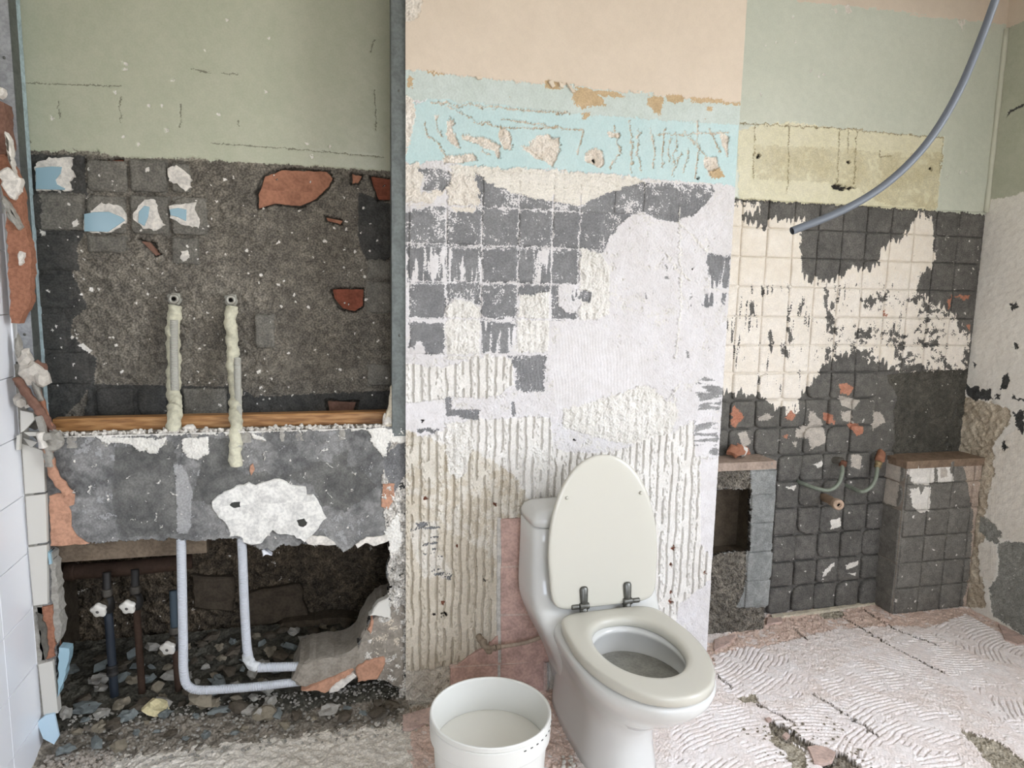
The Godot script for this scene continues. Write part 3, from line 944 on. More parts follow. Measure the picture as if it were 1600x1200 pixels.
func parapet() -> void:
	var sh := wall_z(-2.30, [-0.88, 0.0, 0.222, 0.985], 0.0015, "parapet")
	sh.fill(kinds["parapet_dark"], [-0.653, 0.944, -0.493, 0.958, -0.472, 0.816, -0.487, 0.663, -0.650, 0.664, -0.670, 0.786])
	sh.fill(kinds["parapet_dark"], [-0.393, 0.967, -0.318, 0.965, -0.309, 0.850, -0.217, 0.850, -0.179, 0.819, -0.391, 0.750, -0.446, 0.774])
	sh.fill(kinds["parapet_dark"], [-0.020, 0.896, 0.030, 0.909, 0.019, 0.846, -0.017, 0.858])
	sh.fill(kinds["parapet_dark"], [-0.189, 0.834, -0.060, 0.881, 0.060, 0.855, 0.121, 0.787, 0.018, 0.706, -0.053, 0.731, -0.082, 0.797])
	sh.fill(kinds["parapet_light"], [-0.492, 0.898, -0.464, 0.877, -0.441, 0.794, -0.457, 0.671, -0.491, 0.663, -0.490, 0.776])
	# broken strip beside the scraped wall
	sh.fill(kinds["broken_edge"], [0.164, 0.936, 0.226, 0.934, 0.226, 0.001, 0.052, 0.024, 0.086, 0.253, 0.151, 0.407, 0.154, 0.587, 0.142, 0.698, 0.134, 0.808])
	sh.fill(kinds["grey"], [0.155, 0.904, 0.209, 0.935, 0.214, 0.826, 0.176, 0.762, 0.142, 0.840])
	sh.fill(kinds["patch_white"], [0.092, 0.977, 0.237, 0.981, 0.237, 0.934, 0.155, 0.932, 0.143, 0.881, 0.126, 0.908, 0.102, 0.938])
	sh.fill(kinds["patch_white"], [0.141, 0.628, 0.188, 0.696, 0.201, 0.584, 0.173, 0.541, 0.154, 0.587])
	sh.fill(kinds["comb_base"], [0.108, 0.308, 0.194, 0.323, 0.200, 0.217, 0.139, 0.177, 0.097, 0.217])
	for q in [[-0.703, 0.981, -0.625, 0.976, -0.507, 0.971, -0.521, 0.939, -0.548, 0.928, -0.592, 0.934, -0.611, 0.954, -0.687, 0.965], [-0.465, 0.969, -0.391, 0.969, -0.392, 0.927, -0.426, 0.897, -0.457, 0.909, -0.467, 0.937], [-0.267, 0.979, -0.230, 0.966, -0.226, 0.953, -0.260, 0.959], [-0.796, 0.988, 0.143, 0.984, 0.143, 0.978, -0.796, 0.980], [-0.686, 0.972, -0.660, 0.968, -0.666, 0.956, -0.680, 0.961]]:
		sh.fill(kinds["patch_white"], q)
	# the two openings: the hole under the parapet, and what lies beyond its left edge
	sh.fill(VOID, [-0.842, 0.651, -0.756, 0.651, -0.650, 0.651, -0.493, 0.651, -0.451, 0.636, -0.376, 0.641, -0.308, 0.636, -0.293, 0.618, -0.259, 0.605, -0.228, 0.592, -0.214, 0.587, -0.184, 0.604, -0.105, 0.605, -0.014, 0.596, 0.010, 0.568, 0.035, 0.580, 0.052, 0.596, 0.079, 0.603, 0.103, 0.586, 0.154, 0.600, 0.164, 0.546, 0.143, 0.487, 0.164, 0.433, 0.149, 0.398, 0.134, 0.381, 0.104, 0.352, 0.089, 0.308, 0.080, 0.276, 0.054, 0.247, 0.053, 0.117, 0.191, 0.087, 0.190, -0.385, -0.964, -0.188, -0.867, 0.122, -0.844, 0.330, -0.848, 0.434])
	sh.specks(kinds["fleck_white"], rng, 110, [-0.8, 0.62, 0.2, 0.97], 0.0035)
	for i in 26:
		var at := Vector2(rng.randf_range(-0.8, 0.15), rng.randf_range(0.65, 0.96))
		var to := at + Vector2.from_angle(rng.randf() * TAU) * rng.randf_range(0.008, 0.03)
		sh.stroke(kinds["patch_white"], [at.x, at.y, to.x, to.y], 0.0028)
	bake(sh, 0.005, 0.002, 77, 3.0, 0.8, 0.3)
	var w := struct("wall_parapet", relief(sh, 2, 0.03), sh.mat, "grey rendered parapet under the recess, broken open along its foot", "wall")
	put("core", block(Vector3(-0.85, 0.66, -2.42), Vector3(0.215, 0.978, -2.312)), mats["masonry"], w)
	put("lintel", block(Vector3(-0.86, 0.575, -2.47), Vector3(-0.42, 0.66, -2.36)), plain("lintel_brown", Color8(122, 108, 92), 0.9, 0.2, 1.0), w)
	put("mortar_bed", slab(Sheet.new(Vector3(0, 0.978, 0), Vector3.RIGHT, Vector3.FORWARD, [-1, 2, 1, 3], 0.002, 0), [-0.86, 2.302, 0.215, 2.302, 0.215, 2.545, -0.93, 2.545, -0.93, 2.33], -0.03, 0.004, 0.02, 0.004), mats["lump_grey"], w)
	# the big splash of white plaster in the middle of the parapet
	put("plaster_patch", slab(sh, [-0.389, 0.763, -0.362, 0.790, -0.333, 0.803, -0.304, 0.814, -0.276, 0.819, -0.257, 0.812, -0.234, 0.819, -0.202, 0.830, -0.175, 0.823, -0.150, 0.805, -0.105, 0.798, -0.104, 0.775, -0.082, 0.774, -0.063, 0.738, -0.045, 0.692, -0.064, 0.667, -0.088, 0.634, -0.113, 0.616, -0.144, 0.638, -0.184, 0.645, -0.213, 0.660, -0.227, 0.643, -0.241, 0.623, -0.262, 0.616, -0.293, 0.622, -0.311, 0.649, -0.338, 0.647, -0.344, 0.685, -0.370, 0.712, -0.382, 0.739], -0.004, 0.009, 0.010, 0.003, Vector2.ZERO, 0.003), plain("splash", Color8(238, 236, 229), 0.9, 0.2, 0.7), w)
	for q in [[-0.329, 0.759, -0.306, 0.762, -0.305, 0.743, -0.320, 0.740, -0.338, 0.752], [-0.135, 0.689, -0.111, 0.694, -0.102, 0.680, -0.116, 0.664, -0.132, 0.672]]:
		put("chip", slab(sh, q, 0.0, 0.0098, 0.006, 0.002), plain("chip_dark", Color8(72, 72, 68), 0.9, 0.2, 1.0), w)
	for q in [[-0.104, 0.635, -0.044, 0.627, -0.020, 0.608, -0.016, 0.597, -0.093, 0.602, -0.109, 0.614], [0.049, 0.594, 0.083, 0.616, 0.150, 0.618, 0.156, 0.598, 0.108, 0.583, 0.079, 0.599, 0.053, 0.581]]:
		put("plaster_patch", slab(sh, q, -0.004, 0.006, 0.010, 0.002), mats["lump_white"], w)
	for b in [[[-0.837, 0.805, -0.815, 0.813, -0.784, 0.816, -0.767, 0.807, -0.773, 0.776, -0.787, 0.773, -0.780, 0.740, -0.783, 0.709, -0.768, 0.676, -0.738, 0.651, -0.842, 0.651, -0.839, 0.716], "brick_orange"], [[0.138, 0.795, 0.176, 0.795, 0.175, 0.741, 0.154, 0.709, 0.133, 0.716], "brick_orange"], [[-0.274, 0.875, -0.263, 0.879, -0.259, 0.860, -0.271, 0.840], "brick_orange"]]:
		put("brick", slab(sh, b[0], -0.012, 0.004, 0.012, 0.002), mats[b[1]], w)
	# the timber batten along the ledge
	var t := thing("timber_batten", "varnished pine batten lying along the ledge of the grey parapet", "batten", Vector3(-0.33, 0.983, -2.394))
	var st := begin(false)
	var prof := [[-0.022, 0.0], [0.020, 0.0], [0.022, 0.003], [0.022, 0.036], [0.019, 0.040], [-0.022, 0.040]]
	var rings := []
	for x in [-0.51, -0.2, 0.1, 0.515]:
		var ring := PackedVector3Array()
		for p in prof:
			ring.append(Vector3(x, p[1], p[0]))
		rings.append(ring)
	grid(st, rings)
	var wood := StandardMaterial3D.new()
	var nt := NoiseTexture2D.new()
	var fn := FastNoiseLite.new()
	fn.seed = 8
	fn.frequency = 0.02
	fn.fractal_octaves = 4
	nt.noise = fn
	nt.width = 512
	nt.height = 256
	var ramp := Gradient.new()
	ramp.colors = PackedColorArray([Color8(134, 92, 52), Color8(168, 122, 74), Color8(188, 146, 98)])
	ramp.offsets = PackedFloat32Array([0.2, 0.55, 0.85])
	nt.color_ramp = ramp
	wood.albedo_texture = nt
	wood.uv1_triplanar = true
	wood.uv1_scale = Vector3(0.8, 14.0, 14.0)
	wood.roughness = 0.45
	put("stick", finish(st), wood, t)
	put("brown_end", block(Vector3(0.515, 0.002, -0.02), Vector3(0.528, 0.038, 0.018)), mats["lump_grey"], t)
	# crumbs along the ledge
	var crumbs := MultiMesh.new()
	crumbs.transform_format = MultiMesh.TRANSFORM_3D
	crumbs.mesh = rock(Vector3(0.010, 0.008, 0.010), 0.35, 1)
	crumbs.instance_count = 520
	for i in 520:
		var z := -2.305 - absf(rng.randfn(0.0, 0.018)) if i < 400 else rng.randf_range(-2.45, -2.41)
		var b := Basis.from_euler(Vector3(rng.randf() * 6.0, rng.randf() * 6.0, rng.randf() * 6.0)) * Basis.from_scale(Vector3.ONE * rng.randf_range(0.5, 1.6))
		crumbs.set_instance_transform(i, Transform3D(b, Vector3(rng.randf_range(-0.83, 0.19), 0.986, maxf(z, -2.46))))
	var mi := MultiMeshInstance3D.new()
	mi.name = "mortar_crumbs"
	mi.multimesh = crumbs
	mi.material_override = mats["lump_white"]
	add_child(mi)
	tag(mi, "white mortar crumbs strewn along the ledge in front of the pine batten", "crumbs")
	mi.set_meta("kind", "stuff")
	for q in [[Vector3(-0.450, 0.987, -2.330), Vector3(0.045, 0.026, 0.03)], [Vector3(0.157, 1.007, -2.320), Vector3(0.04, 0.05, 0.04)]]:
		var at: Vector3 = q[0]
		var o := put("mortar_lump", rock(q[1], 0.25, 1), mats["lump_white"])
		o.position = Vector3(at.x, 0.982, at.z)
		tag(o, "white mortar lump on the ledge beside the first coated pipe" if at.x < -0.2 else "white mortar lump at the right end of the pine batten", "lump")
	var strip := thing("plaster_flake", "cream plaster flake standing between the pine batten and the right steel stud", "flake", Vector3(0.150, 0.984, -2.318))
	var leaf := put("flake", slab(sh, [0.151, 0.982, 0.145, 1.007, 0.160, 1.056, 0.166, 1.114, 0.177, 1.129, 0.187, 1.114, 0.183, 1.051, 0.178, 0.996, 0.168, 0.981], -0.028, -0.006, 0.008, 0.002, Vector2.ZERO, 0.004), plain("cream_plaster", Color8(222, 212, 190), 0.9, 0.2, 0.9), strip)
	leaf.position = -strip.position


func cavity() -> void:
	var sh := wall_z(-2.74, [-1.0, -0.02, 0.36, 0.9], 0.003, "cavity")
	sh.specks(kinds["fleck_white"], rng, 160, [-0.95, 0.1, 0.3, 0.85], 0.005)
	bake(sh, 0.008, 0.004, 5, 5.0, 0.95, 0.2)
	var w := struct("wall_cavity", relief(sh, 3), sh.mat, "rough brickwork with shade put into its colour at the back of the hole under the parapet", "wall")
	put("side_wall", block(Vector3(-1.2, -0.03, -2.82), Vector3(-0.93, 0.9, -2.36)), mats["shade_brown"], w)
	put("side_wall", block(Vector3(0.20, -0.03, -2.82), Vector3(0.36, 0.978, -2.36)), mats["shade_brown"], w)
	put("underside", block(Vector3(-1.2, 0.86, -2.82), Vector3(0.36, 0.97, -2.40)), mats["shade_brown"], w)
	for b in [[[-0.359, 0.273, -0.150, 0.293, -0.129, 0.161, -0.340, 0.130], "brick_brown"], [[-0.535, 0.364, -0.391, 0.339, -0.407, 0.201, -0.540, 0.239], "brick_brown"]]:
		put("stone", slab(sh, b[0], 0.0, 0.03, 0.03, 0.006, Vector2.ZERO, 0.006), mats["shade_brown"], w)
	var slabm := put("stone_block", slab(sh, [-0.261, 0.010, -0.260, 0.078, -0.221, 0.164, 0.028, 0.165, 0.162, 0.099, 0.161, -0.049], 0.0, 0.08, 0.03, 0.004, Vector2.ZERO, 0.006), plain("stone_dark", Color8(88, 78, 66), 0.95, 0.2, 1.0))
	slabm.set_meta("kind", "structure")
	tag(slabm, "dark flat stone block at the back of the hole under the parapet", "stone")
	# the bank of dirt on the floor of the hole
	var bank := Sheet.new(Vector3.ZERO, Vector3.RIGHT, Vector3(0, 0.28, -0.96).normalized(), [-0.93, 2.26, 0.22, 2.80], 0.004, kinds["floor_pit"])
	bank.o = Vector3(0, -0.63, 0.0)
	bank.fill(kinds["bay_cement"], [-1.0, 2.42, -0.4, 2.42, -0.2, 2.38, 0.3, 2.4, 0.3, 2.9, -1.0, 2.9])
	bake(bank, 0.01, 0.006, 300, 4.0, 0.95, 0.2)
	struct("floor_cavity", relief(bank, 2), bank.mat, "sloping bank of dark dirt and dust on the floor of the hole", "dirt")


func middle_wall() -> void:
	var sh := wall_z(-2.29, [0.212, -0.02, 1.358, 2.79], 0.0014, "white_thin")
	sh.fill(kinds["beige_paint"], [0.149, 2.399, 1.429, 2.553, 1.465, 2.094, 1.366, 2.088, 1.125, 2.090, 0.985, 2.091, 0.895, 2.092, 0.762, 2.093, 0.675, 2.092, 0.558, 2.092, 0.434, 2.094, 0.343, 2.096, 0.148, 2.098])
	sh.fill(kinds["blue_pale"], [0.148, 2.098, 0.343, 2.096, 0.434, 2.094, 0.558, 2.092, 0.675, 2.092, 0.762, 2.093, 0.895, 2.092, 0.985, 2.091, 1.125, 2.090, 1.415, 2.090, 1.421, 2.011, 1.036, 2.009, 0.764, 2.009, 0.549, 2.015, 0.284, 2.017, 0.147, 1.997])
	sh.fill(kinds["blue"], [0.147, 1.975, 0.254, 2.006, 0.284, 2.017, 0.549, 2.015, 0.764, 2.009, 1.035, 2.013, 1.421, 2.016, 1.436, 1.813, 1.262, 1.815, 1.045, 1.818, 0.883, 1.826, 0.693, 1.830, 0.532, 1.824, 0.386, 1.826, 0.325, 1.842, 0.255, 1.822, 0.146, 1.823])
	for q in [[0.272, 2.099, 0.323, 2.098, 0.339, 2.094, 0.280, 2.091], [0.217, 2.078, 0.237, 2.072, 0.235, 2.053, 0.217, 2.046], [0.653, 2.102, 0.679, 2.108, 0.709, 2.096, 0.718, 2.081, 0.658, 2.078], [0.755, 2.088, 0.895, 2.088, 0.936, 2.079, 0.918, 2.074, 0.828, 2.070, 0.860, 2.057, 0.863, 2.045, 0.808, 2.037, 0.781, 2.027, 0.754, 2.045], [0.782, 2.011, 0.808, 2.023, 0.817, 2.009, 0.791, 1.993], [1.013, 2.085, 1.064, 2.089, 1.070, 2.065, 1.058, 2.031, 1.034, 2.042, 1.010, 2.054], [1.078, 2.092, 1.143, 2.096, 1.144, 2.075, 1.088, 2.075], [1.160, 2.093, 1.292, 2.095, 1.288, 2.084, 1.168, 2.077], [1.287, 2.090, 1.356, 2.089, 1.362, 2.079, 1.293, 2.078], [1.231, 2.069, 1.255, 2.067, 1.251, 2.050, 1.231, 2.057]]:
		sh.fill(kinds["tan"], q)
	sh.fill(kinds["lump"], [0.206, 2.352, 0.254, 2.357, 0.260, 2.285, 0.248, 2.254, 0.225, 2.237, 0.206, 2.232])
	sh.fill(kinds["lump"], [0.209, 2.021, 0.237, 2.008, 0.245, 1.948, 0.225, 1.889, 0.209, 1.812])
	for q in [[0.632, 1.926, 0.669, 1.935, 0.706, 1.929, 0.715, 1.902, 0.701, 1.860, 0.687, 1.835, 0.660, 1.858, 0.630, 1.860, 0.584, 1.897, 0.607, 1.903], [0.800, 1.887, 0.835, 1.909, 0.862, 1.897, 0.870, 1.860, 0.855, 1.845, 0.801, 1.862], [1.232, 1.899, 1.280, 1.906, 1.292, 1.870, 1.312, 1.839, 1.260, 1.838, 1.234, 1.871], [0.385, 1.915, 0.430, 1.917, 0.472, 1.910, 0.514, 1.893, 0.511, 1.849, 0.493, 1.872, 0.439, 1.892, 0.390, 1.904], [0.513, 1.957, 0.547, 1.934, 0.552, 1.881, 0.523, 1.885, 0.505, 1.924], [0.344, 1.970, 0.361, 1.956, 0.369, 1.911, 0.386, 1.873, 0.357, 1.890, 0.339, 1.908], [0.325, 1.849, 0.427, 1.864, 0.440, 1.845, 0.376, 1.829, 0.333, 1.830], [0.873, 1.961, 0.918, 1.960, 0.919, 1.943, 0.883, 1.945], [1.284, 1.989, 1.320, 1.975, 1.324, 1.906, 1.302, 1.939], [0.304, 1.971, 0.324, 1.969, 0.316, 1.953, 0.304, 1.956]]:
		sh.fill(kinds["gouge"], q)
	sh.fill(kinds["tan"], [1.254, 1.855, 1.297, 1.870, 1.314, 1.839, 1.265, 1.836])
	for q in [[0.270, 1.944, 0.280, 1.908, 0.313, 1.887, 0.341, 1.850], [0.306, 1.960, 0.325, 1.911], [0.344, 2.001, 0.405, 1.975, 0.436, 1.962, 0.526, 1.949, 0.679, 1.959, 0.793, 1.961], [0.515, 1.975, 0.657, 1.966, 0.700, 1.961], [0.793, 1.961, 0.773, 1.879], [0.953, 2.003, 0.966, 1.918, 0.965, 1.835], [0.987, 1.971, 0.985, 1.898, 1.005, 1.837], [1.033, 1.974, 1.050, 1.902, 1.043, 1.856], [1.081, 1.988, 1.077, 1.925, 1.076, 1.858], [1.104, 1.958, 1.099, 1.874], [1.127, 1.962, 1.118, 1.869], [1.145, 1.908, 1.116, 1.832], [1.173, 1.920, 1.158, 1.845], [1.200, 2.017, 1.209, 1.912, 1.202, 1.827], [1.167, 1.968, 1.210, 1.933, 1.247, 1.893], [1.245, 1.999, 1.294, 1.917], [0.899, 1.983, 0.921, 1.894, 0.887, 1.843], [1.052, 1.965, 1.324, 1.988], [0.452, 1.877, 0.481, 1.859], [0.594, 1.898, 0.649, 1.865], [0.288, 2.008, 0.743, 2.008]]:
		sh.stroke(kinds["gouge_line"], q, 0.004)
	# cream plaster with bosses, under the blue band
	sh.fill(kinds["cream_comb"], [0.345, 1.823, 0.532, 1.826, 0.693, 1.827, 0.883, 1.824, 0.999, 1.818, 1.022, 1.808, 1.000, 1.795, 0.863, 1.756, 0.786, 1.717, 0.663, 1.732, 0.555, 1.743, 0.470, 1.767, 0.387, 1.773])
	sh.fill(kinds["lump"], [0.209, 1.819, 0.255, 1.822, 0.269, 1.799, 0.255, 1.736, 0.289, 1.738, 0.325, 1.769, 0.346, 1.804, 0.438, 1.795, 0.454, 1.746, 0.446, 1.702, 0.419, 1.675, 0.378, 1.673, 0.346, 1.701, 0.338, 1.740, 0.285, 1.694, 0.209, 1.691])
	# grey beds of the old tiles with white smeared over them
	sh.fill(kinds["pad_smeared"], [0.249, 1.810, 0.325, 1.810, 0.354, 1.796, 0.346, 1.764, 0.334, 1.744, 0.265, 1.745, 0.273, 1.784])
	sh.fill(kinds["pad_smeared"], [0.428, 1.808, 0.470, 1.779, 0.555, 1.747, 0.663, 1.732, 0.786, 1.717, 0.863, 1.756, 0.999, 1.805, 1.267, 1.811, 1.283, 1.788, 1.224, 1.720, 1.148, 1.682, 1.076, 1.683, 1.004, 1.710, 0.947, 1.676, 0.903, 1.625, 0.875, 1.567, 0.791, 1.550, 0.456, 1.573, 0.209, 1.565, 0.209, 1.675, 0.326, 1.696, 0.380, 1.671, 0.429, 1.677, 0.454, 1.710])
	sh.fill(kinds["pad_clean"], [0.375, 1.683, 0.446, 1.678, 0.452, 1.577, 0.356, 1.574])
	sh.fill(kinds["pad_clean"], [0.467, 1.679, 0.569, 1.675, 0.576, 1.581, 0.464, 1.577])
	sh.fill(kinds["pad_clean"], [0.700, 1.697, 0.786, 1.692, 0.866, 1.683, 0.875, 1.578, 0.708, 1.572])
	sh.fill(kinds["pad_clean"], [1.018, 1.796, 1.137, 1.793, 1.147, 1.699, 1.052, 1.695])
	sh.fill(kinds["pad_streaked"], [0.217, 1.565, 0.791, 1.575, 0.795, 1.456, 0.217, 1.453])
	sh.fill(kinds["pad_clean"], [0.463, 1.565, 0.572, 1.568, 0.574, 1.464, 0.464, 1.462])
	sh.fill(kinds["pad_clean"], [0.699, 1.568, 0.780, 1.566, 0.788, 1.460, 0.698, 1.458])
	sh.fill(kinds["pad_clean"], [0.225, 1.449, 0.336, 1.451, 0.337, 1.340, 0.225, 1.339])
	sh.fill(kinds["pad_smeared"], [0.344, 1.455, 0.458, 1.454, 0.459, 1.383, 0.422, 1.399, 0.374, 1.411, 0.345, 1.390])
	sh.fill(kinds["pad_smeared"], [0.458, 1.454, 0.579, 1.452, 0.577, 1.338, 0.459, 1.337])
	sh.fill(kinds["pad_clean"], [0.698, 1.454, 0.720, 1.455, 0.722, 1.386, 0.759, 1.365, 0.796, 1.361, 0.792, 1.338, 0.701, 1.337])
	sh.fill(kinds["pad_clean"], [0.579, 1.452, 0.693, 1.454, 0.689, 1.433, 0.588, 1.414])
	sh.fill(kinds["pad_clean"], [0.225, 1.327, 0.337, 1.323, 0.333, 1.223, 0.275, 1.228, 0.266, 1.269, 0.246, 1.265, 0.242, 1.244, 0.225, 1.244])
	sh.fill(kinds["pad_streaked"], [0.460, 1.333, 0.577, 1.329, 0.561, 1.227, 0.461, 1.227])
	sh.fill(kinds["pad_smeared"], [0.548, 1.218, 0.682, 1.218, 0.681, 1.095, 0.582, 1.101, 0.585, 1.166])
	sh.fill(kinds["white_rough"], [0.679, 1.935, 0.679, 1.935, 0.684, 1.932])
	sh.fill(kinds["white_rough"], [0.336, 1.381, 0.374, 1.403, 0.422, 1.395, 0.455, 1.370, 0.457, 1.210, 0.350, 1.206, 0.337, 1.253])
	sh.fill(kinds["white_rough"], [0.793, 1.584, 0.871, 1.561, 0.901, 1.514, 0.907, 1.363, 0.857, 1.340, 0.801, 1.340])
	sh.fill(kinds["white_rough"], [0.588, 1.418, 0.689, 1.433, 0.695, 1.231, 0.574, 1.231])
	sh.fill(kinds["pad_streaked"], [0.770, 1.447, 0.841, 1.435, 0.836, 1.405, 0.771, 1.409])
	sh.fill(kinds["white_brush"], [0.700, 1.209, 0.704, 1.252, 0.743, 1.296, 0.788, 1.314, 0.869, 1.329, 0.896, 1.275, 0.931, 1.241, 0.989, 1.275, 1.039, 1.241, 1.059, 1.162, 1.038, 1.002, 0.729, 1.010])
	sh.fill(kinds["white_rough"], [0.751, 1.031, 1.057, 1.116, 1.186, 1.022, 1.143, 0.882, 0.945, 0.912, 0.753, 0.969])
	sh.fill(kinds["pad_streaked"], [1.262, 1.577, 1.358, 1.571, 1.355, 1.458, 1.280, 1.457])
	sh.fill(kinds["pad_streaked"], [1.261, 1.438, 1.357, 1.440, 1.355, 1.395, 1.259, 1.393])
	sh.fill(kinds["grey_smear"], [1.231, 1.102, 1.280, 1.141, 1.332, 1.122, 1.361, 1.084, 1.349, 1.018, 1.262, 1.015, 1.269, 1.062])
	sh.fill(kinds["grey_smear"], [1.257, 0.983, 1.347, 0.971, 1.350, 0.851, 1.256, 0.859])
	for q in [[1.203, 1.241, 1.213, 1.202], [1.038, 1.441, 1.043, 1.397], [1.212, 1.433, 1.209, 1.388], [1.108, 1.537, 1.116, 1.476]]:
		sh.stroke(kinds["grey_smear"], q, 0.007)
	for q in [[1.150, 1.727, 1.175, 1.388, 1.170, 1.298, 1.163, 1.207], [1.106, 1.574, 1.158, 1.510, 1.209, 1.478], [1.143, 1.684, 1.267, 1.579], [1.186, 1.115, 1.088, 0.989], [1.169, 1.092, 1.163, 0.987]]:
		sh.stroke(kinds["white_rough"], q, 0.006)
	for x in [0.342, 0.457, 0.579, 0.695, 0.790]:
		sh.stroke(kinds["white"], [x, 1.75, x, 1.23], 0.0045)
	for y in [1.698, 1.577, 1.459, 1.341, 1.222]:
		sh.stroke(kinds["white"], [0.212, y, 0.80, y], 0.005)
	# tile adhesive below, combed downwards
	sh.fill(kinds["comb"], [0.143, 1.201, 0.225, 1.195, 0.329, 1.179, 0.478, 1.219, 0.566, 1.210, 0.577, 1.123, 0.503, 1.076, 0.351, 1.083, 0.330, 1.041, 0.267, 1.042, 0.246, 1.068, 0.209, 1.044, 0.143, 1.045])
	sh.fill(kinds["white"], [0.209, 1.065, 0.339, 1.075, 0.343, 0.997, 0.331, 0.972, 0.225, 0.915, 0.184, 0.959, 0.209, 1.022])
	sh.fill(kinds["comb"], [0.142, 0.918, 0.225, 0.936, 0.331, 0.972, 0.427, 1.006, 0.706, 1.006, 0.719, 0.897, 0.803, 0.876, 0.947, 0.875, 1.043, 0.909, 1.165, 0.938, 1.249, 0.985, 1.262, 0.849, 1.356, 0.836, 1.426, -0.203, 0.138, -0.029])
	sh.fill(kinds["comb_mixed"], [0.143, 1.003, 0.310, 0.934, 0.439, 0.907, 0.574, 0.813, 0.669, 0.671, 0.675, 0.436, 0.738, -0.110, 0.138, -0.029])
	sh.fill(kinds["comb_beige"], [0.141, 0.724, 0.246, 0.762, 0.355, 0.622, 0.489, 0.544, 0.527, 0.448, 0.522, -0.081, 0.138, -0.029])
	sh.fill(kinds["white_rough"], [0.343, 0.993, 0.427, 1.000, 0.431, 0.908, 0.414, 0.820, 0.379, 0.804, 0.353, 0.831, 0.344, 0.911])
	sh.fill(kinds["pad_clean"], [0.343, 1.083, 0.360, 1.079, 0.364, 1.040, 0.455, 1.038, 0.456, 1.003, 0.395, 1.013, 0.343, 1.023])
	sh.fill(kinds["grey"], [0.250, 0.979, 0.318, 0.977, 0.309, 0.964, 0.255, 0.966])
	sh.fill(kinds["pad_smeared"], [0.569, 1.066, 0.578, 1.062, 0.584, 1.013, 0.570, 1.013])
	sh.fill(kinds["white_rough"], [0.640, 0.900, 0.700, 0.889, 0.707, 0.818, 0.665, 0.820])
	sh.fill(kinds["comb_grey"], [0.225, 0.664, 0.322, 0.664, 0.320, 0.556, 0.338, 0.532, 0.369, 0.484, 0.365, 0.448, 0.321, 0.465, 0.269, 0.458, 0.258, 0.516, 0.234, 0.563])
	sh.fill(kinds["white"], [1.283, 0.839, 1.362, 0.836, 1.373, 0.430, 1.304, 0.510])
	sh.fill(kinds["white_thin"], [1.228, 0.277, 1.371, 0.379, 1.378, 0.016, 1.213, 0.087])
	sh.fill(kinds["comb_base"], [0.138, 0.108, 0.269, 0.116, 0.370, 0.128, 0.494, 0.203, 0.541, 0.195, 0.550, -0.085, 0.138, -0.029])
	sh.fill(kinds["concrete_dirt"], [0.139, 0.136, 0.269, 0.130, 0.363, 0.134, 0.365, -0.059, 0.138, -0.029])
	for q in [[0.278, 0.742], [0.513, 0.712], [0.384, 0.572], [1.190, 0.506], [1.188, 0.439], [1.194, 0.331], [1.194, 0.293], [1.332, 0.400], [0.339, 0.367]]:
		sh.spot(kinds["plug"], q[0], q[1], 0.006)
	for q in [[0.586, 0.676], [0.616, 0.676]]:
		sh.spot(kinds["concrete_dirt"], q[0], q[1], 0.007)
	for q in [[1.214, 1.829], [0.830, 1.866], [0.308, 0.330], [0.484, 0.433], [0.342, 0.325], [0.267, 1.006], [0.795, 0.922], [1.209, 1.520]]:
		sh.spot(kinds["plug_dark"], q[0], q[1], 0.004)
	bake(sh, 0.005, 0.0032, 512, 3.2, 1.0, 0.35, 0.0)
	var w := struct("wall_middle", relief(sh, 2), sh.mat, "scraped chimney breast behind the toilet, beige paint over white plaster and combed adhesive", "wall")
	put("core", block(Vector3(0.225, -0.03, -2.82), Vector3(1.352, 2.78, -2.315)), mats["masonry"], w)
	put("return_face", block(Vector3(1.34, -0.03, -2.70), Vector3(1.358, 2.78, -2.292)), mats["lump_white"], w)
	var cols := [0.222, 0.342, 0.457, 0.579, 0.695, 0.790]
	var rows := [1.815, 1.698, 1.577, 1.459, 1.341, 1.222]
	for r in 5:
		for c in 5:
			var p := Vector2((cols[c] + cols[c + 1]) / 2.0, (rows[r] + rows[r + 1]) / 2.0)
			if [[1, 0, 1, 1, 1], [1, 1, 1, 1, 1], [1, 1, 1, 1, 1], [1, 0, 1, 0, 0], [1, 0, 1, 0, 0]][r][c]:
				pad(sh, w, cols[c] + 0.002, rows[r + 1] + 0.002, cols[c + 1] - 0.002, rows[r] - 0.002, 0.0042, "mortar_pad", 0.005)
	for q in [[0.79, 1.698, 0.905, 1.80], [0.91, 1.698, 1.01, 1.79], [1.015, 1.70, 1.13, 1.80], [0.79, 1.58, 0.87, 1.694]]:
		pad(sh, w, q[0], q[1], q[2], q[3], 0.0042, "mortar_pad", 0.006)
	# curled paint at the lower edge of the beige coat
	for q in [[0.666, 2.099, 0.679, 2.106, 0.688, 2.087, 0.680, 2.082], [0.700, 2.102, 0.714, 2.095, 0.718, 2.083, 0.705, 2.086], [0.726, 2.100, 0.740, 2.091, 0.758, 2.075, 0.747, 2.074], [0.428, 2.096, 0.449, 2.094, 0.449, 2.088, 0.436, 2.087]]:
		put("paint_flake", slab(sh, q, 0.004, 0.011, 0.008, 0.001, Vector2(0.2, 0.3)), plain("beige_flake", Color8(222, 208, 188), 0.7, 0.3), w)
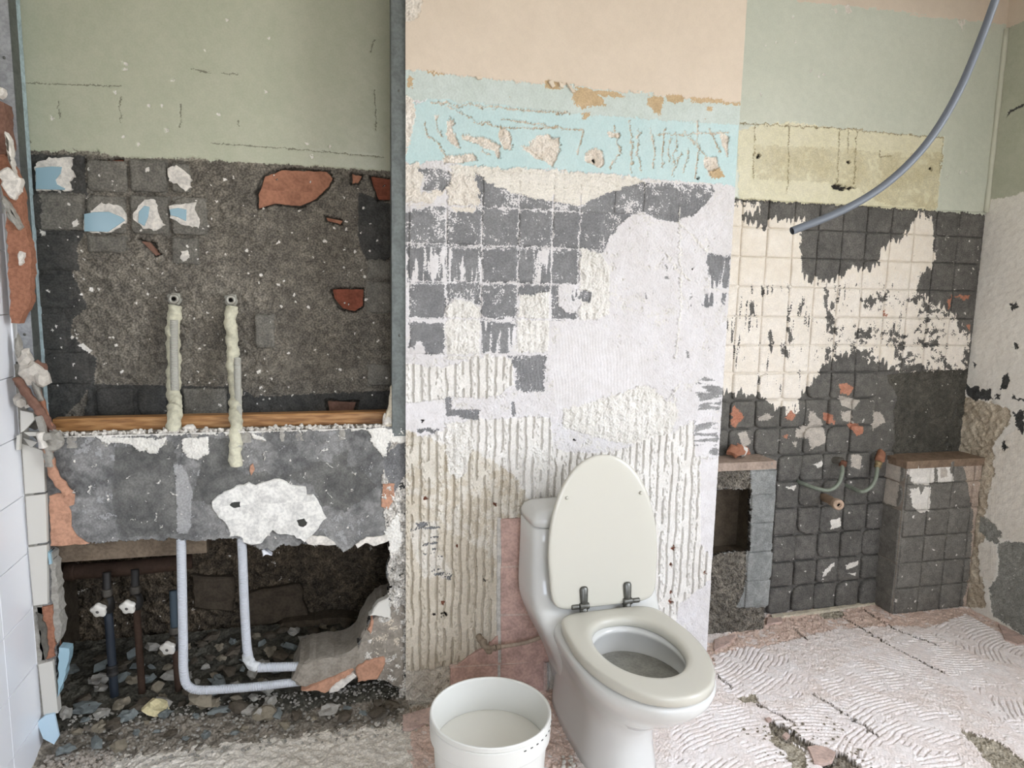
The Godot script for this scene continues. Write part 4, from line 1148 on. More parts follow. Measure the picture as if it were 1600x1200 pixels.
	# the pink tiles still on the wall, with their grout
	var tiles := [[0.534, 0.656, 0.716, 0.656, 0.721, 0.480, 0.540, 0.489], [0.538, 0.480, 0.722, 0.473, 0.751, 0.297, 0.541, 0.313], [0.541, 0.303, 0.751, 0.290, 0.778, 0.177, 0.737, 0.113, 0.546, 0.127], [0.533, 0.235, 0.535, 0.128, 0.386, 0.136, 0.449, 0.177, 0.499, 0.200], [0.365, 0.131, 0.533, 0.121, 0.535, -0.003, 0.366, 0.011], [0.544, 0.120, 0.703, 0.117, 0.706, -0.010, 0.546, -0.003], [0.711, 0.185, 0.745, 0.159, 0.781, 0.110, 0.780, 0.125, 0.712, 0.125]]
	for q in tiles:
		put("wall_tile", slab(sh, q, 0.0, 0.013, 0.4, 0.0005), mats["pink_glaze"], w)
	put("grout_line", slab(sh, [0.523, 0.661, 0.537, 0.660, 0.551, -0.011, 0.532, -0.008], 0.0, 0.011, 0.02, 0.0012), mats["grout"], w)
	for q in [[0.537, 0.492, 0.726, 0.482, 0.726, 0.470, 0.538, 0.478], [0.541, 0.315, 0.755, 0.299, 0.756, 0.290, 0.541, 0.303], [0.363, 0.141, 0.732, 0.121, 0.732, 0.111, 0.363, 0.129], [0.696, 0.193, 0.713, 0.192, 0.719, -0.019, 0.704, -0.018]]:
		put("grout_line", slab(sh, q, 0.0, 0.0115, 0.02, 0.0012), mats["pink_dusty"], w)


func bay() -> void:
	var sh := wall_z(-2.67, [1.34, -0.02, 2.868, 2.79], 0.0015, "joint")
	sh.fill(kinds["beige_paint"], [1.370, 3.016, 2.989, 3.253, 3.087, 2.631, 2.824, 2.620, 2.279, 2.615, 1.591, 2.599, 1.397, 2.592])
	sh.fill(kinds["bay_green"], [1.397, 2.592, 1.591, 2.599, 2.279, 2.615, 2.824, 2.620, 3.087, 2.631, 3.217, 1.808, 2.840, 1.810, 2.369, 1.817, 1.605, 1.819, 1.446, 1.821])
	sh.fill(kinds["bay_cream"], [1.572, 2.084, 1.656, 2.114, 1.808, 2.138, 2.031, 2.131, 2.583, 2.126, 2.577, 1.815, 2.369, 1.817, 1.605, 1.819])
	sh.fill(kinds["bay_stain"], [1.656, 2.039, 1.871, 2.043, 2.086, 2.052, 2.294, 2.044, 2.573, 2.067, 2.582, 1.829, 2.301, 1.830, 2.165, 1.890, 2.006, 1.909, 1.661, 1.903])
	sh.fill(kinds["beige_paint"], [2.343, 2.612, 3.085, 2.641, 3.087, 2.631, 2.344, 2.604])
	for q in [[1.812, 2.133, 1.820, 2.001, 1.826, 1.852], [2.050, 2.132, 2.064, 1.885], [2.135, 2.128, 2.142, 1.903], [1.656, 2.114, 1.661, 1.903], [2.579, 2.126, 2.577, 1.980], [1.587, 2.117, 2.016, 2.130, 2.583, 2.126], [2.094, 2.125, 2.103, 2.032], [2.257, 2.055, 2.260, 2.028, 2.318, 2.037]]:
		sh.stroke(kinds["crack"], q, 0.0035)
	for q in [[1.683, 1.996], [2.104, 1.998], [2.528, 1.996]]:
		sh.spot(kinds["plug_dark"], q[0], q[1], 0.007)
	sh.fill(kinds["plug_dark"], [2.032, 1.897, 2.056, 1.906, 2.089, 1.894, 2.165, 1.893, 2.071, 1.880, 2.040, 1.879])
	for q in [[2.025, 2.608, 2.049, 2.615, 2.064, 2.587, 2.040, 2.580], [1.972, 2.590, 1.990, 2.590, 1.986, 2.574], [2.592, 2.607, 2.631, 2.616, 2.616, 2.578]]:
		sh.fill(kinds["lump"], q)
	for q in [[1.792, 2.540], [1.679, 2.422], [1.724, 2.438], [1.812, 2.446], [1.892, 2.348], [1.933, 2.326], [1.954, 2.335], [1.670, 2.237], [2.613, 1.968], [2.686, 1.986], [2.713, 1.993]]:
		sh.spot(kinds["fleck_white"], q[0], q[1], 0.005)
	sh.fill(kinds["bay_pad"], [1.447, 1.806, 1.605, 1.813, 2.369, 1.811, 3.218, 1.800, 3.549, -0.305, 1.567, -0.095])
	sh.fill(kinds["bay_pad_spots"], [1.556, 1.029, 2.418, 1.074, 2.489, 0.747, 2.121, 0.672, 1.576, 0.723])
	# the cream skim coat spread over the mortar pads
	sh.fill(kinds["skim"], [1.448, 1.791, 1.606, 1.808, 1.698, 1.802, 1.700, 1.777, 1.618, 1.768, 1.626, 1.735, 1.686, 1.719, 1.717, 1.707, 1.746, 1.727, 1.759, 1.745, 1.865, 1.752, 1.924, 1.747, 1.899, 1.712, 1.896, 1.680, 1.912, 1.600, 1.917, 1.514, 1.964, 1.505, 2.006, 1.495, 2.050, 1.435, 2.064, 1.392, 2.074, 1.455, 2.081, 1.513, 2.131, 1.525, 2.141, 1.552, 2.217, 1.543, 2.296, 1.573, 2.297, 1.625, 2.351, 1.674, 2.390, 1.681, 2.445, 1.732, 2.454, 1.768, 2.507, 1.809, 2.531, 1.772, 2.539, 1.794, 2.562, 1.742, 2.577, 1.676, 2.598, 1.592, 2.535, 1.540, 2.505, 1.505, 2.052, 1.413, 1.894, 1.411, 1.474, 1.379])
	sh.fill(kinds["skim_worn"], [1.467, 1.483, 2.044, 1.496, 2.139, 1.514, 2.511, 1.517, 2.512, 1.449, 2.349, 1.390, 2.089, 1.359, 2.075, 1.163, 2.019, 1.079, 1.946, 0.995, 1.949, 0.921, 1.838, 0.952, 1.740, 1.010, 1.495, 1.041])
	sh.fill(kinds["skim_thin"], [2.054, 1.397, 2.184, 1.388, 2.277, 1.445, 2.547, 1.444, 2.657, 1.399, 2.773, 1.322, 2.837, 1.249, 2.830, 1.106, 2.694, 1.101, 2.586, 1.114, 2.512, 1.097, 2.412, 1.127, 2.360, 1.139, 2.280, 1.162, 2.204, 1.191, 2.107, 1.169, 2.066, 1.121])
	sh.fill(kinds["skim_worn"], [2.089, 1.359, 2.217, 1.382, 2.550, 1.421, 2.498, 1.277, 2.258, 1.304, 2.128, 1.298])
	sh.fill(kinds["skim_worn"], [2.693, 1.248, 2.802, 1.266, 2.801, 1.160, 2.717, 1.142])
	sh.fill(kinds["skim"], [2.239, 1.236, 2.422, 1.219, 2.417, 1.144, 2.362, 1.144, 2.324, 1.185])
	for q in [[2.046, 1.479, 2.046, 1.413, 2.073, 1.331], [1.781, 1.274, 1.799, 1.206], [1.872, 1.307, 1.891, 1.233], [1.854, 1.219, 1.877, 1.164], [1.686, 1.408, 1.703, 1.341], [1.925, 1.412, 1.935, 1.379]]:
		sh.stroke(kinds["bay_pad"], q, 0.016)
	sh.fill(kinds["bay_cement"], [2.399, 1.086, 2.519, 1.097, 2.829, 1.112, 2.910, 1.111, 2.970, 0.667, 2.458, 0.712, 2.478, 0.777, 2.455, 0.927, 2.469, 0.986])
	for q in [[1.623, 0.890, 1.630, 0.962, 1.659, 0.945, 1.685, 0.916, 1.646, 0.867], [1.634, 0.766, 1.662, 0.804, 1.714, 0.780, 1.729, 0.745, 1.668, 0.731], [1.880, 0.906, 1.909, 0.939, 1.937, 0.916, 1.919, 0.893], [2.072, 0.924, 2.125, 0.917, 2.140, 0.864, 2.081, 0.889], [2.145, 1.049, 2.177, 1.057, 2.219, 1.033, 2.196, 0.999, 2.148, 1.014], [2.207, 0.892, 2.256, 0.867, 2.291, 0.860, 2.288, 0.825, 2.255, 0.814, 2.224, 0.850], [1.874, 0.826, 1.905, 0.836, 1.900, 0.814], [2.678, 1.423, 2.700, 1.446, 2.699, 1.400, 2.686, 1.388], [2.707, 1.446, 2.799, 1.453, 2.781, 1.424], [2.350, 1.378, 2.367, 1.350, 2.346, 1.356], [2.796, 1.313, 2.824, 1.319, 2.821, 1.284]]:
		sh.fill(kinds["brick_smear"], q)
	for q in [[1.941, 0.858, 2.012, 0.862, 2.004, 0.810, 1.945, 0.818], [2.005, 0.937, 2.068, 0.892, 2.110, 0.789, 2.021, 0.763, 2.001, 0.845], [2.163, 0.928, 2.216, 0.932, 2.235, 0.873, 2.174, 0.887], [2.331, 0.930, 2.401, 0.910, 2.420, 0.868, 2.341, 0.835], [2.236, 0.732, 2.299, 0.718, 2.291, 0.658, 2.242, 0.672], [1.747, 0.915, 1.796, 0.925, 1.829, 0.913, 1.798, 0.899, 1.755, 0.897], [1.660, 0.844, 1.696, 0.854, 1.725, 0.802, 1.689, 0.775], [1.927, 0.796, 1.953, 0.801, 1.949, 0.772], [2.143, 1.003, 2.259, 0.975, 2.230, 0.932, 2.161, 0.957]]:
		sh.fill(kinds["plaster_smear"], q)
	for q in [[2.040, 0.693, 2.085, 0.708, 2.100, 0.684, 2.068, 0.674], [2.151, 0.425, 2.204, 0.440, 2.222, 0.397, 2.168, 0.388], [2.140, 0.179, 2.190, 0.227, 2.206, 0.208, 2.149, 0.163], [2.254, 0.210, 2.328, 0.226, 2.324, 0.202, 2.263, 0.184], [2.265, 0.166, 2.320, 0.167, 2.315, 0.149], [1.912, 0.593, 1.963, 0.602, 1.959, 0.579]]:
		sh.fill(kinds["fleck_white"], q)
	sh.specks(kinds["fleck_white"], rng, 130, [1.8, 0.05, 2.83, 1.1], 0.005)
	sh.specks(kinds["fleck_white"], rng, 60, [2.5, 1.1, 2.83, 1.8], 0.005)
	bake(sh, 0.0055, 0.003, 700, 3.0, 1.0, 0.5, 0.022)
	var w := struct("wall_bay", relief(sh, 3), sh.mat, "back wall of the bay, glossy pale green paint above old mortar pads", "wall")
	put("masonry", block(Vector3(1.34, -0.03, -2.82), Vector3(3.1, 2.78, -2.70)), mats["masonry"], w)
	var cols := [1.379, 1.500, 1.621, 1.742, 1.865, 1.985, 2.103, 2.223, 2.347, 2.468, 2.583, 2.705, 2.838]
	var rows := [1.824, 1.709, 1.590, 1.468, 1.343, 1.221, 1.103, 0.985, 0.862, 0.738, 0.616, 0.495, 0.368, 0.245, 0.128, 0.004]
	var rough := [2.399, 1.086, 2.519, 1.097, 2.829, 1.112, 2.910, 1.111, 2.970, 0.667, 2.458, 0.712, 2.478, 0.777, 2.455, 0.927, 2.469, 0.986]
	for r in rows.size() - 1:
		for c in cols.size() - 1:
			var p := Vector2((cols[c] + cols[c + 1]) / 2.0, (rows[r] + rows[r + 1]) / 2.0)
			if inside(p, rough) or (r >= 9 and (c < 4 or c > 8)) or (r >= 6 and c == 8 and r < 9):
				continue
			var j := rng.randf_range(-0.006, 0.006) if r > 5 else 0.0
			var g := 0.0012 if r < 6 else 0.0026
			pad(sh, w, cols[c] + g + j, rows[r + 1] + g, cols[c + 1] - g + j, rows[r] - g, (0.010 if r < 6 else 0.016) if r < 14 else 0.02, "mortar_pad", 0.009 if r < 6 else 0.022)
	# boxed duct at the left of the bay
	var ds := wall_z(-2.535, [1.345, -0.02, 1.775, 0.745], 0.002, "duct")
	ds.fill(kinds["duct_rough"], [1.405, 0.368, 1.523, 0.359, 1.660, 0.366, 1.668, 0.252, 1.661, 0.182, 1.630, 0.113, 1.785, 0.098, 1.815, -0.052, 1.430, -0.040])
	ds.fill(kinds["duct_rough"], [1.411, 0.742, 1.498, 0.738, 1.652, 0.713, 1.658, 0.633, 1.418, 0.640])
	ds.fill(VOID, [1.332, 0.644, 1.505, 0.635, 1.661, 0.633, 1.673, 0.360, 1.567, 0.367, 1.523, 0.354, 1.348, 0.356])
	bake(ds, 0.004, 0.003, 90, 3.5, 0.85, 0.3)
	var d := struct("wall_duct", relief(ds, 2, 0.012, 0.13), ds.mat, "boxed masonry duct with a dark square opening at the left of the bay", "wall")
	put("top_slab", slab(Sheet.new(Vector3(0, 0.745, 0), Vector3.RIGHT, Vector3.FORWARD, [1, 2, 2, 3], 0.002, 0), [1.36, 2.532, 1.772, 2.532, 1.772, 2.66, 1.36, 2.66], -0.03, 0.004, 0.02, 0.003), plain("dust_pink", Color8(176, 158, 144), 0.95, 0.2, 0.8), d)
	put("backing", block(Vector3(1.36, 0.0, -2.666), Vector3(1.765, 0.74, -2.64)), mats["shade_brown"], d)  # dark panel standing for the shade inside the duct opening
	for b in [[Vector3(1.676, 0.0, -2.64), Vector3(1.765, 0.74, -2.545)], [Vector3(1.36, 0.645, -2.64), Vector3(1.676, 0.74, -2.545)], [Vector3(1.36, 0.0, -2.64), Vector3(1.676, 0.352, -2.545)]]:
		put("jamb", block(b[0], b[1]), mats["shade_brown"], d)
	for q in [[1.653, 0.710, 1.775, 0.688, 1.775, 0.605, 1.662, 0.622], [1.666, 0.611, 1.782, 0.599, 1.785, 0.484, 1.672, 0.494], [1.669, 0.486, 1.783, 0.476, 1.783, 0.357, 1.675, 0.365], [1.667, 0.357, 1.784, 0.349, 1.781, 0.229, 1.672, 0.241], [1.667, 0.230, 1.781, 0.220, 1.778, 0.110, 1.659, 0.127]]:
		pad(ds, d, q[0], q[5], q[2], q[1], 0.009, "mortar_pad", 0.01)
	for q in [[Vector3(1.622, 0.777, -2.600), Vector3(0.09, 0.06, 0.06), "brick"], [Vector3(1.664, 0.788, -2.620), Vector3(0.05, 0.05, 0.04), "lump_white"]]:
		var at: Vector3 = q[0]
		var o := put("brick_chunk" if q[2] == "brick" else "plaster_chunk", rock(q[1], 0.3, 1), mats[q[2]])
		o.position = Vector3(at.x, 0.749, at.z)
		tag(o, "terracotta brick chunk lying on the dusty top of the boxed duct" if q[2] == "brick" else "white plaster chunk beside the brick chunk on the boxed duct", "rubble")
	# low pier in the right corner
	var ps := wall_z(-2.545, [2.438, -0.02, 2.85, 0.715], 0.002, "pier_pad")
	ps.fill(kinds["fleck_white"], [2.442, 0.728, 2.513, 0.734, 2.575, 0.729, 2.588, 0.619, 2.555, 0.606, 2.472, 0.613, 2.446, 0.661])
	ps.fill(kinds["fleck_white"], [2.582, 0.725, 2.651, 0.729, 2.675, 0.710, 2.659, 0.663, 2.689, 0.650, 2.694, 0.614, 2.610, 0.612])
	ps.fill(kinds["plaster_smear"], [2.609, 0.677, 2.642, 0.688, 2.655, 0.640, 2.621, 0.635])
	ps.fill(kinds["fleck_white"], [2.454, 0.596, 2.501, 0.600, 2.519, 0.563, 2.535, 0.601, 2.570, 0.596, 2.577, 0.483, 2.529, 0.477, 2.485, 0.506])
	ps.fill(kinds["dust"], [2.742, 0.678, 2.867, 0.702, 2.971, -0.050, 2.817, -0.003, 2.840, 0.152, 2.821, 0.463])
	ps.specks(kinds["fleck_white"], rng, 40, [2.44, 0.0, 2.84, 0.7], 0.006)
	bake(ps, 0.004, 0.003, 190, 3.5, 0.8, 0.35)
	var pr := struct("wall_pier", relief(ps, 3, 0.0, 0.13), ps.mat, "low square pier of mortar pads in the right corner of the bay", "wall")
	put("top_slab", slab(Sheet.new(Vector3(0, 0.715, 0), Vector3.RIGHT, Vector3.FORWARD, [1, 2, 2, 3], 0.002, 0), [2.43, 2.535, 2.86, 2.535, 2.86, 2.68, 2.43, 2.68], -0.03, 0.004, 0.02, 0.003), plain("dust_brown", Color8(142, 122, 104), 0.95, 0.2, 0.8), pr)
	var pc := [2.444, 2.566, 2.688, 2.806, 2.846]
	var prow := [0.712, 0.612, 0.490, 0.368, 0.245, 0.125, 0.004]
	for r in 6:
		for c in 4:
			pad(ps, pr, pc[c] + 0.0015, prow[r + 1] + 0.0015, pc[c + 1] - 0.0015, prow[r] - 0.0015, 0.009, "mortar_pad", 0.009)
	var side := Sheet.new(Vector3(2.438, 0, 0), Vector3.BACK, Vector3.UP, [-2.68, -0.02, -2.535, 0.715], 0.004, kinds["pier_pad"])
	side.fill(kinds["plaster_smear"], [-2.68, 0.5, -2.575, 0.5, -2.57, 0.70, -2.6, 0.715, -2.68, 0.715])
	bake(side, 0.004, 0.003, 44, 3.0, 0.85, 0.3)
	for q in [[0.615, 0.712], [0.49, 0.611], [0.004, 0.24], [0.244, 0.487]]:
		pad(side, pr, -2.668, q[0], -2.55, q[1], 0.006, "mortar_pad", 0.004 if q[0] < 0.4 else 0.03)


func right_wall() -> void:
	var sh := Sheet.new(Vector3(2.85, 0, 0), Vector3.BACK, Vector3.UP, [-2.70, -0.02, -1.5, 2.79], 0.002, kinds["right_plaster"])
	sh.fill(kinds["beige_paint"], [-2.762, 2.915, -2.337, 2.743, -2.315, 2.571, -2.586, 2.605, -2.660, 2.601, -2.725, 2.622])
	sh.fill(kinds["right_green"], [-2.741, 2.628, -2.660, 2.604, -2.586, 2.608, -2.316, 2.583, -2.213, 1.784, -2.494, 1.890, -2.582, 1.874, -2.662, 1.877, -2.689, 1.829])
	sh.fill(kinds["right_green"], [-2.45, 1.82, -1.4, 1.82, -1.4, 2.62, -2.45, 2.62])
	sh.fill(kinds["beige_paint"], [-2.60, 2.62, -1.4, 2.62, -1.4, 2.8, -2.60, 2.8])
	sh.fill(kinds["right_brown"], [-2.734, 0.953, -2.666, 0.979, -2.564, 0.978, -2.441, 0.958, -2.428, 0.904, -2.481, 0.836, -2.499, 0.773, -2.475, 0.662, -2.495, 0.567, -2.500, 0.475, -2.476, 0.180, -2.445, 0.040, -2.609, -0.036, -2.670, 0.734])
	sh.fill(kinds["right_comb"], [-2.486, 0.776, -2.369, 0.915, -2.239, 0.994, -2.169, 0.447, -2.303, 0.397, -2.408, 0.387, -2.479, 0.437])
	sh.fill(kinds["right_grey"], [-2.420, 0.354, -2.333, 0.397, -2.166, 0.420, -2.115, 0.028, -2.253, 0.008, -2.403, 0.023, -2.440, 0.134, -2.402, 0.211])
	sh.fill(kinds["right_grey"], [-2.530, 0.450, -2.480, 0.446, -2.412, 0.416, -2.420, 0.354, -2.468, 0.351, -2.521, 0.377])
	sh.fill(kinds["right_comb"], [-2.520, 0.316, -2.446, 0.359, -2.419, 0.294, -2.422, 0.172, -2.495, 0.172])
	sh.fill(kinds["dark_grey"], [-2.687, 1.037, -2.668, 1.052, -2.651, 1.024, -2.605, 1.037, -2.596, 1.020, -2.546, 1.039, -2.536, 0.988, -2.598, 0.984, -2.612, 0.964, -2.660, 0.986])
	for q in [[-2.506, 1.418, -2.464, 1.422, -2.456, 1.403, -2.483, 1.386], [-2.495, 1.092, -2.474, 1.118, -2.457, 1.083, -2.470, 1.044, -2.498, 1.040], [-2.421, 0.945, -2.376, 0.970, -2.363, 0.861, -2.396, 0.893], [-2.466, 0.792, -2.448, 0.820, -2.432, 0.789, -2.458, 0.777], [-2.454, 1.249, -2.436, 1.250, -2.439, 1.228, -2.458, 1.232], [-2.653, 1.149, -2.631, 1.134, -2.635, 1.116], [-2.523, 1.014, -2.492, 1.018, -2.495, 0.995, -2.514, 0.992]]:
		sh.fill(kinds["dark_grey"], q)
	for q in [[-2.622, 2.232, -2.587, 2.246, -2.541, 2.257], [-2.442, 1.015, -2.381, 1.008]]:
		sh.stroke(kinds["dark_grey"], q, 0.012)
	bake(sh, 0.006, 0.003, 333, 3.5, 1.0, 0.35)
	var w := struct("wall_right", relief(sh, 3), sh.mat, "right side wall of the bay, green paint above pale scraped plaster", "wall")
	put("masonry", block(Vector3(2.88, -0.03, -2.82), Vector3(3.1, 2.78, -1.5)), mats["masonry"], w)
	var t := put("trim_2", tube(even_path(Vector3(2.842, 1.82, -2.66), Vector3(2.842, 2.60, -2.66), 20), func(r, a): return 0.011 + 0.001 * sin(r * 30.0), 8), plain("green_pale", Color8(200, 200, 182), 0.5, 0.4))
	t.set_meta("kind", "structure")
	tag(t, "thin pale plaster bead down the corner of the bay", "trim")


func left_wall() -> void:
	var m: Material = mats["white_tile"]
	var w := struct("wall_left", block(Vector3(-1.05, -0.03, -2.285), Vector3(-0.909, 2.78, 2.3)), mats["grout"], "white tiled wall at the left with a broken end", "wall")
	var sh := Sheet.new(Vector3(-0.909, 0, 0), Vector3.FORWARD, Vector3.UP, [1.0, 0.0, 2.3, 2.0], 0.01, kinds["white"])
	var rows := [0.0, 0.108, 0.287, 0.4635, 0.637, 0.812, 0.988, 1.165, 1.342, 1.519, 1.696]
	var cols := [1.50, 1.68, 1.86, 2.10, 2.296]
	for r in rows.size() - 1:
		for c in cols.size() - 1:
			put("wall_tile", slab(sh, [cols[c] + 0.001, rows[r] + 0.001, cols[c + 1] - 0.001, rows[r] + 0.001, cols[c + 1] - 0.001, rows[r + 1] - 0.001, cols[c] + 0.001, rows[r + 1] - 0.001], 0.0, 0.009, 1.0, 0.0, Vector2.ZERO, 0.0015), m, w)
	put("corner_bead", tube(even_path(Vector3(-0.9015, 0.1, -2.296), Vector3(-0.9015, 1.62, -2.296), 30), func(_r, _a): return 0.005, 10), plain("white_bead", Color8(236, 237, 240), 0.3, 0.5), w)
	# the end of the wall, tiled too, facing the camera
	var e := wall_z(-2.292, [-1.0, 0.0, -0.8, 2.0], 0.01, "white")
	put("reveal", block(Vector3(-1.0, 0.1, -2.36), Vector3(-0.875, 1.2, -2.292)), mats["lump_grey"], w)
	for q in [[-0.892, 0.970, -0.837, 0.945, -0.842, 0.821, -0.894, 0.818], [-0.894, 0.812, -0.841, 0.815, -0.846, 0.668, -0.895, 0.663], [-0.896, 0.656, -0.847, 0.660, -0.857, 0.476, -0.894, 0.473], [-0.894, 0.286, -0.854, 0.294, -0.850, 0.121, -0.889, 0.118], [-0.870, 0.954, -0.888, 0.985, -0.852, 0.972]]:
		put("wall_tile", slab(e, q, -0.02, 0.008, 0.3, 0.0006), plain("cream_tile", Color8(206, 203, 194), 0.25, 0.5), w)
	put("brick", slab(e, [-0.888, 0.466, -0.847, 0.467, -0.850, 0.302, -0.885, 0.294, -0.890, 0.381], -0.06, 0.0, 0.012, 0.003), mats["brick_scored"], w)
	put("mortar_strip", slab(e, [-0.889, 0.452, -0.876, 0.437, -0.865, 0.389, -0.864, 0.326, -0.878, 0.297, -0.881, 0.359], -0.02, 0.006, 0.01, 0.003), mats["lump_dark"], w)
	put("mortar_strip", slab(e, [-0.847, 0.636, -0.837, 0.631, -0.831, 0.559, -0.830, 0.457, -0.828, 0.374, -0.841, 0.343, -0.850, 0.356, -0.849, 0.479], -0.05, -0.004, 0.012, 0.004), mats["lump_grey"], w)
	put("tile_shard", slab(e, [-0.848, 0.636, -0.840, 0.628, -0.839, 0.599, -0.847, 0.596], -0.02, 0.004, 0.01, 0.001), mats["blue_glaze"], w)
	put("tile_shard", slab(e, [-0.838, 0.330, -0.807, 0.326, -0.817, 0.269, -0.834, 0.212, -0.851, 0.168, -0.843, 0.251], -0.03, 0.004, 0.012, 0.002), mats["blue_glaze"], w)
	# broken hollow bricks that stick out of the wall above
	put("hollow_brick", slab(e, [-0.898, 1.923, -0.857, 1.910, -0.857, 1.860, -0.855, 1.794, -0.860, 1.767, -0.908, 1.774], 0.0, 0.05, 0.012, 0.003), mats["brick_brown"], w)
	put("hollow_brick", slab(e, [-0.889, 1.773, -0.862, 1.775, -0.843, 1.739, -0.829, 1.676, -0.830, 1.608, -0.821, 1.557, -0.815, 1.505, -0.827, 1.382, -0.844, 1.350, -0.859, 1.318, -0.878, 1.318, -0.874, 1.469, -0.871, 1.640], 0.02, 0.055, 0.012, 0.003), mats["brick_scored"], w)
	for q in [[[-0.879, 1.726, -0.851, 1.737, -0.837, 1.721, -0.823, 1.709, -0.827, 1.675, -0.845, 1.651, -0.865, 1.673, -0.872, 1.706], "lump_white"], [[-0.869, 1.663, -0.855, 1.643, -0.839, 1.610, -0.825, 1.580, -0.835, 1.573, -0.855, 1.596, -0.868, 1.626], "lump_grey"], [[-0.854, 1.832, -0.846, 1.821, -0.841, 1.758, -0.840, 1.725, -0.847, 1.758, -0.850, 1.797], "lump_white"], [[-0.858, 1.944, -0.847, 1.941, -0.851, 1.922, -0.860, 1.918], "lump_white"], [[-0.840, 1.515, -0.828, 1.512, -0.833, 1.484, -0.843, 1.480], "lump_white"]]:
		put("plaster_lump", slab(e, q[0], 0.045, 0.075, 0.008, 0.003, Vector2.ZERO, 0.006), mats[q[1]], w)
	# the tangle of shards where the tiled wall was torn off
	var lumps := [[Vector3(-0.857, 1.219, -2.260), Vector3(0.04, 0.07, 0.04), "lump_pale"], [Vector3(-0.837, 1.184, -2.250), Vector3(0.07, 0.08, 0.05), "lump_pale"], [Vector3(-0.812, 1.163, -2.240), Vector3(0.05, 0.05, 0.05), "lump_pale"], [Vector3(-0.830, 1.196, -2.270), Vector3(0.05, 0.04, 0.04), "brick_brown"], [Vector3(-0.874, 1.104, -2.250), Vector3(0.04, 0.05, 0.05), "lump_pale"], [Vector3(-0.805, 0.975, -2.270), Vector3(0.06, 0.06, 0.05), "lump_grey"], [Vector3(-0.813, 0.995, -2.250), Vector3(0.04, 0.03, 0.04), "lump_grey"], [Vector3(-0.871, 1.256, -2.260), Vector3(0.02, 0.08, 0.03), "lump_grey"]]
	for q in lumps:
		var o := put("plaster_lump", rock(q[1], 0.34, 1), mats[q[2]], w)
		o.position = q[0] - Vector3(0, q[1].y * 0.5, 0)
	for q in [[[Vector3(-0.875, 1.164, -2.240), Vector3(-0.848, 1.130, -2.220), Vector3(-0.829, 1.092, -2.230), Vector3(-0.823, 1.049, -2.260), Vector3(-0.813, 1.006, -2.290)], 0.011, "brick_brown"], [[Vector3(-0.837, 1.135, -2.260), Vector3(-0.826, 1.100, -2.260), Vector3(-0.820, 1.055, -2.270), Vector3(-0.816, 1.006, -2.290)], 0.008, "brick"], [[Vector3(-0.850, 1.175, -2.250), Vector3(-0.829, 1.140, -2.240), Vector3(-0.823, 1.101, -2.250)], 0.008, "lump_grey"], [[Vector3(-0.822, 0.961, -2.270), Vector3(-0.820, 0.917, -2.275), Vector3(-0.808, 0.868, -2.280), Vector3(-0.783, 0.812, -2.285)], 0.012, "brick_orange"], [[Vector3(-0.821, 0.978, -2.260), Vector3(-0.819, 0.935, -2.265), Vector3(-0.819, 0.903, -2.270)], 0.011, "lump_grey"], [[Vector3(-0.828, 1.009, -2.240), Vector3(-0.821, 0.964, -2.240)], 0.010, "lump_white"]]:
		var r: float = q[1]
		put("brick_splinter", tube(spline(q[0], 0.008), func(s, a): return r * (1.0 + 0.3 * sin(a * 3.0 + s * 40.0) + 0.15 * sin(s * 170.0)), 9), mats[q[2]], w)
	for q in [[[-0.879, 1.071, -0.844, 1.065, -0.839, 1.046, -0.870, 1.015, -0.880, 1.008], 0.03, "cream_tile"], [[-0.838, 1.055, -0.822, 1.059, -0.814, 1.025, -0.816, 0.999, -0.832, 1.007], 0.04, "lump_grey"], [[-0.877, 1.023, -0.836, 1.046, -0.834, 1.022, -0.851, 1.011], 0.01, "lump_dark"], [[-0.874, 1.008, -0.825, 1.007, -0.826, 0.994, -0.862, 0.997], 0.025, "cream_tile"], [[-0.868, 0.993, -0.830, 0.992, -0.826, 0.950, -0.838, 0.962], 0.0, "lump_dark"], [[-0.809, 0.847, -0.786, 0.875, -0.766, 0.841, -0.761, 0.814, -0.798, 0.816], -0.03, "lump_grey"], [[-0.823, 0.895, -0.795, 0.862, -0.806, 0.835, -0.826, 0.833], -0.03, "cream_tile"], [[-0.877, 1.108, -0.851, 1.107, -0.840, 1.085, -0.869, 1.075], 0.02, "lump_white"], [[-0.862, 1.093, -0.836, 1.096, -0.835, 1.065, -0.847, 1.067], 0.01, "lump_dark"], [[-0.890, 1.001, -0.880, 1.005, -0.887, 0.956, -0.896, 0.957], 0.03, "cream_tile"], [[-0.818, 1.021, -0.793, 0.998, -0.785, 0.979, -0.800, 0.949, -0.819, 0.946, -0.814, 0.980], 0.0, "lump_grey"]]:
		put("tile_shard", slab(Sheet.new(Vector3(0, 0, -2.25), Vector3.RIGHT, Vector3.UP, [-1, 0, -0.5, 2], 0.01, 0), q[0], q[1] - 0.045, q[1] - 0.03, 0.03, 0.001, Vector2(rng.randf_range(-0.3, 0.3), rng.randf_range(-0.3, 0.3))), mats[q[2]], w)


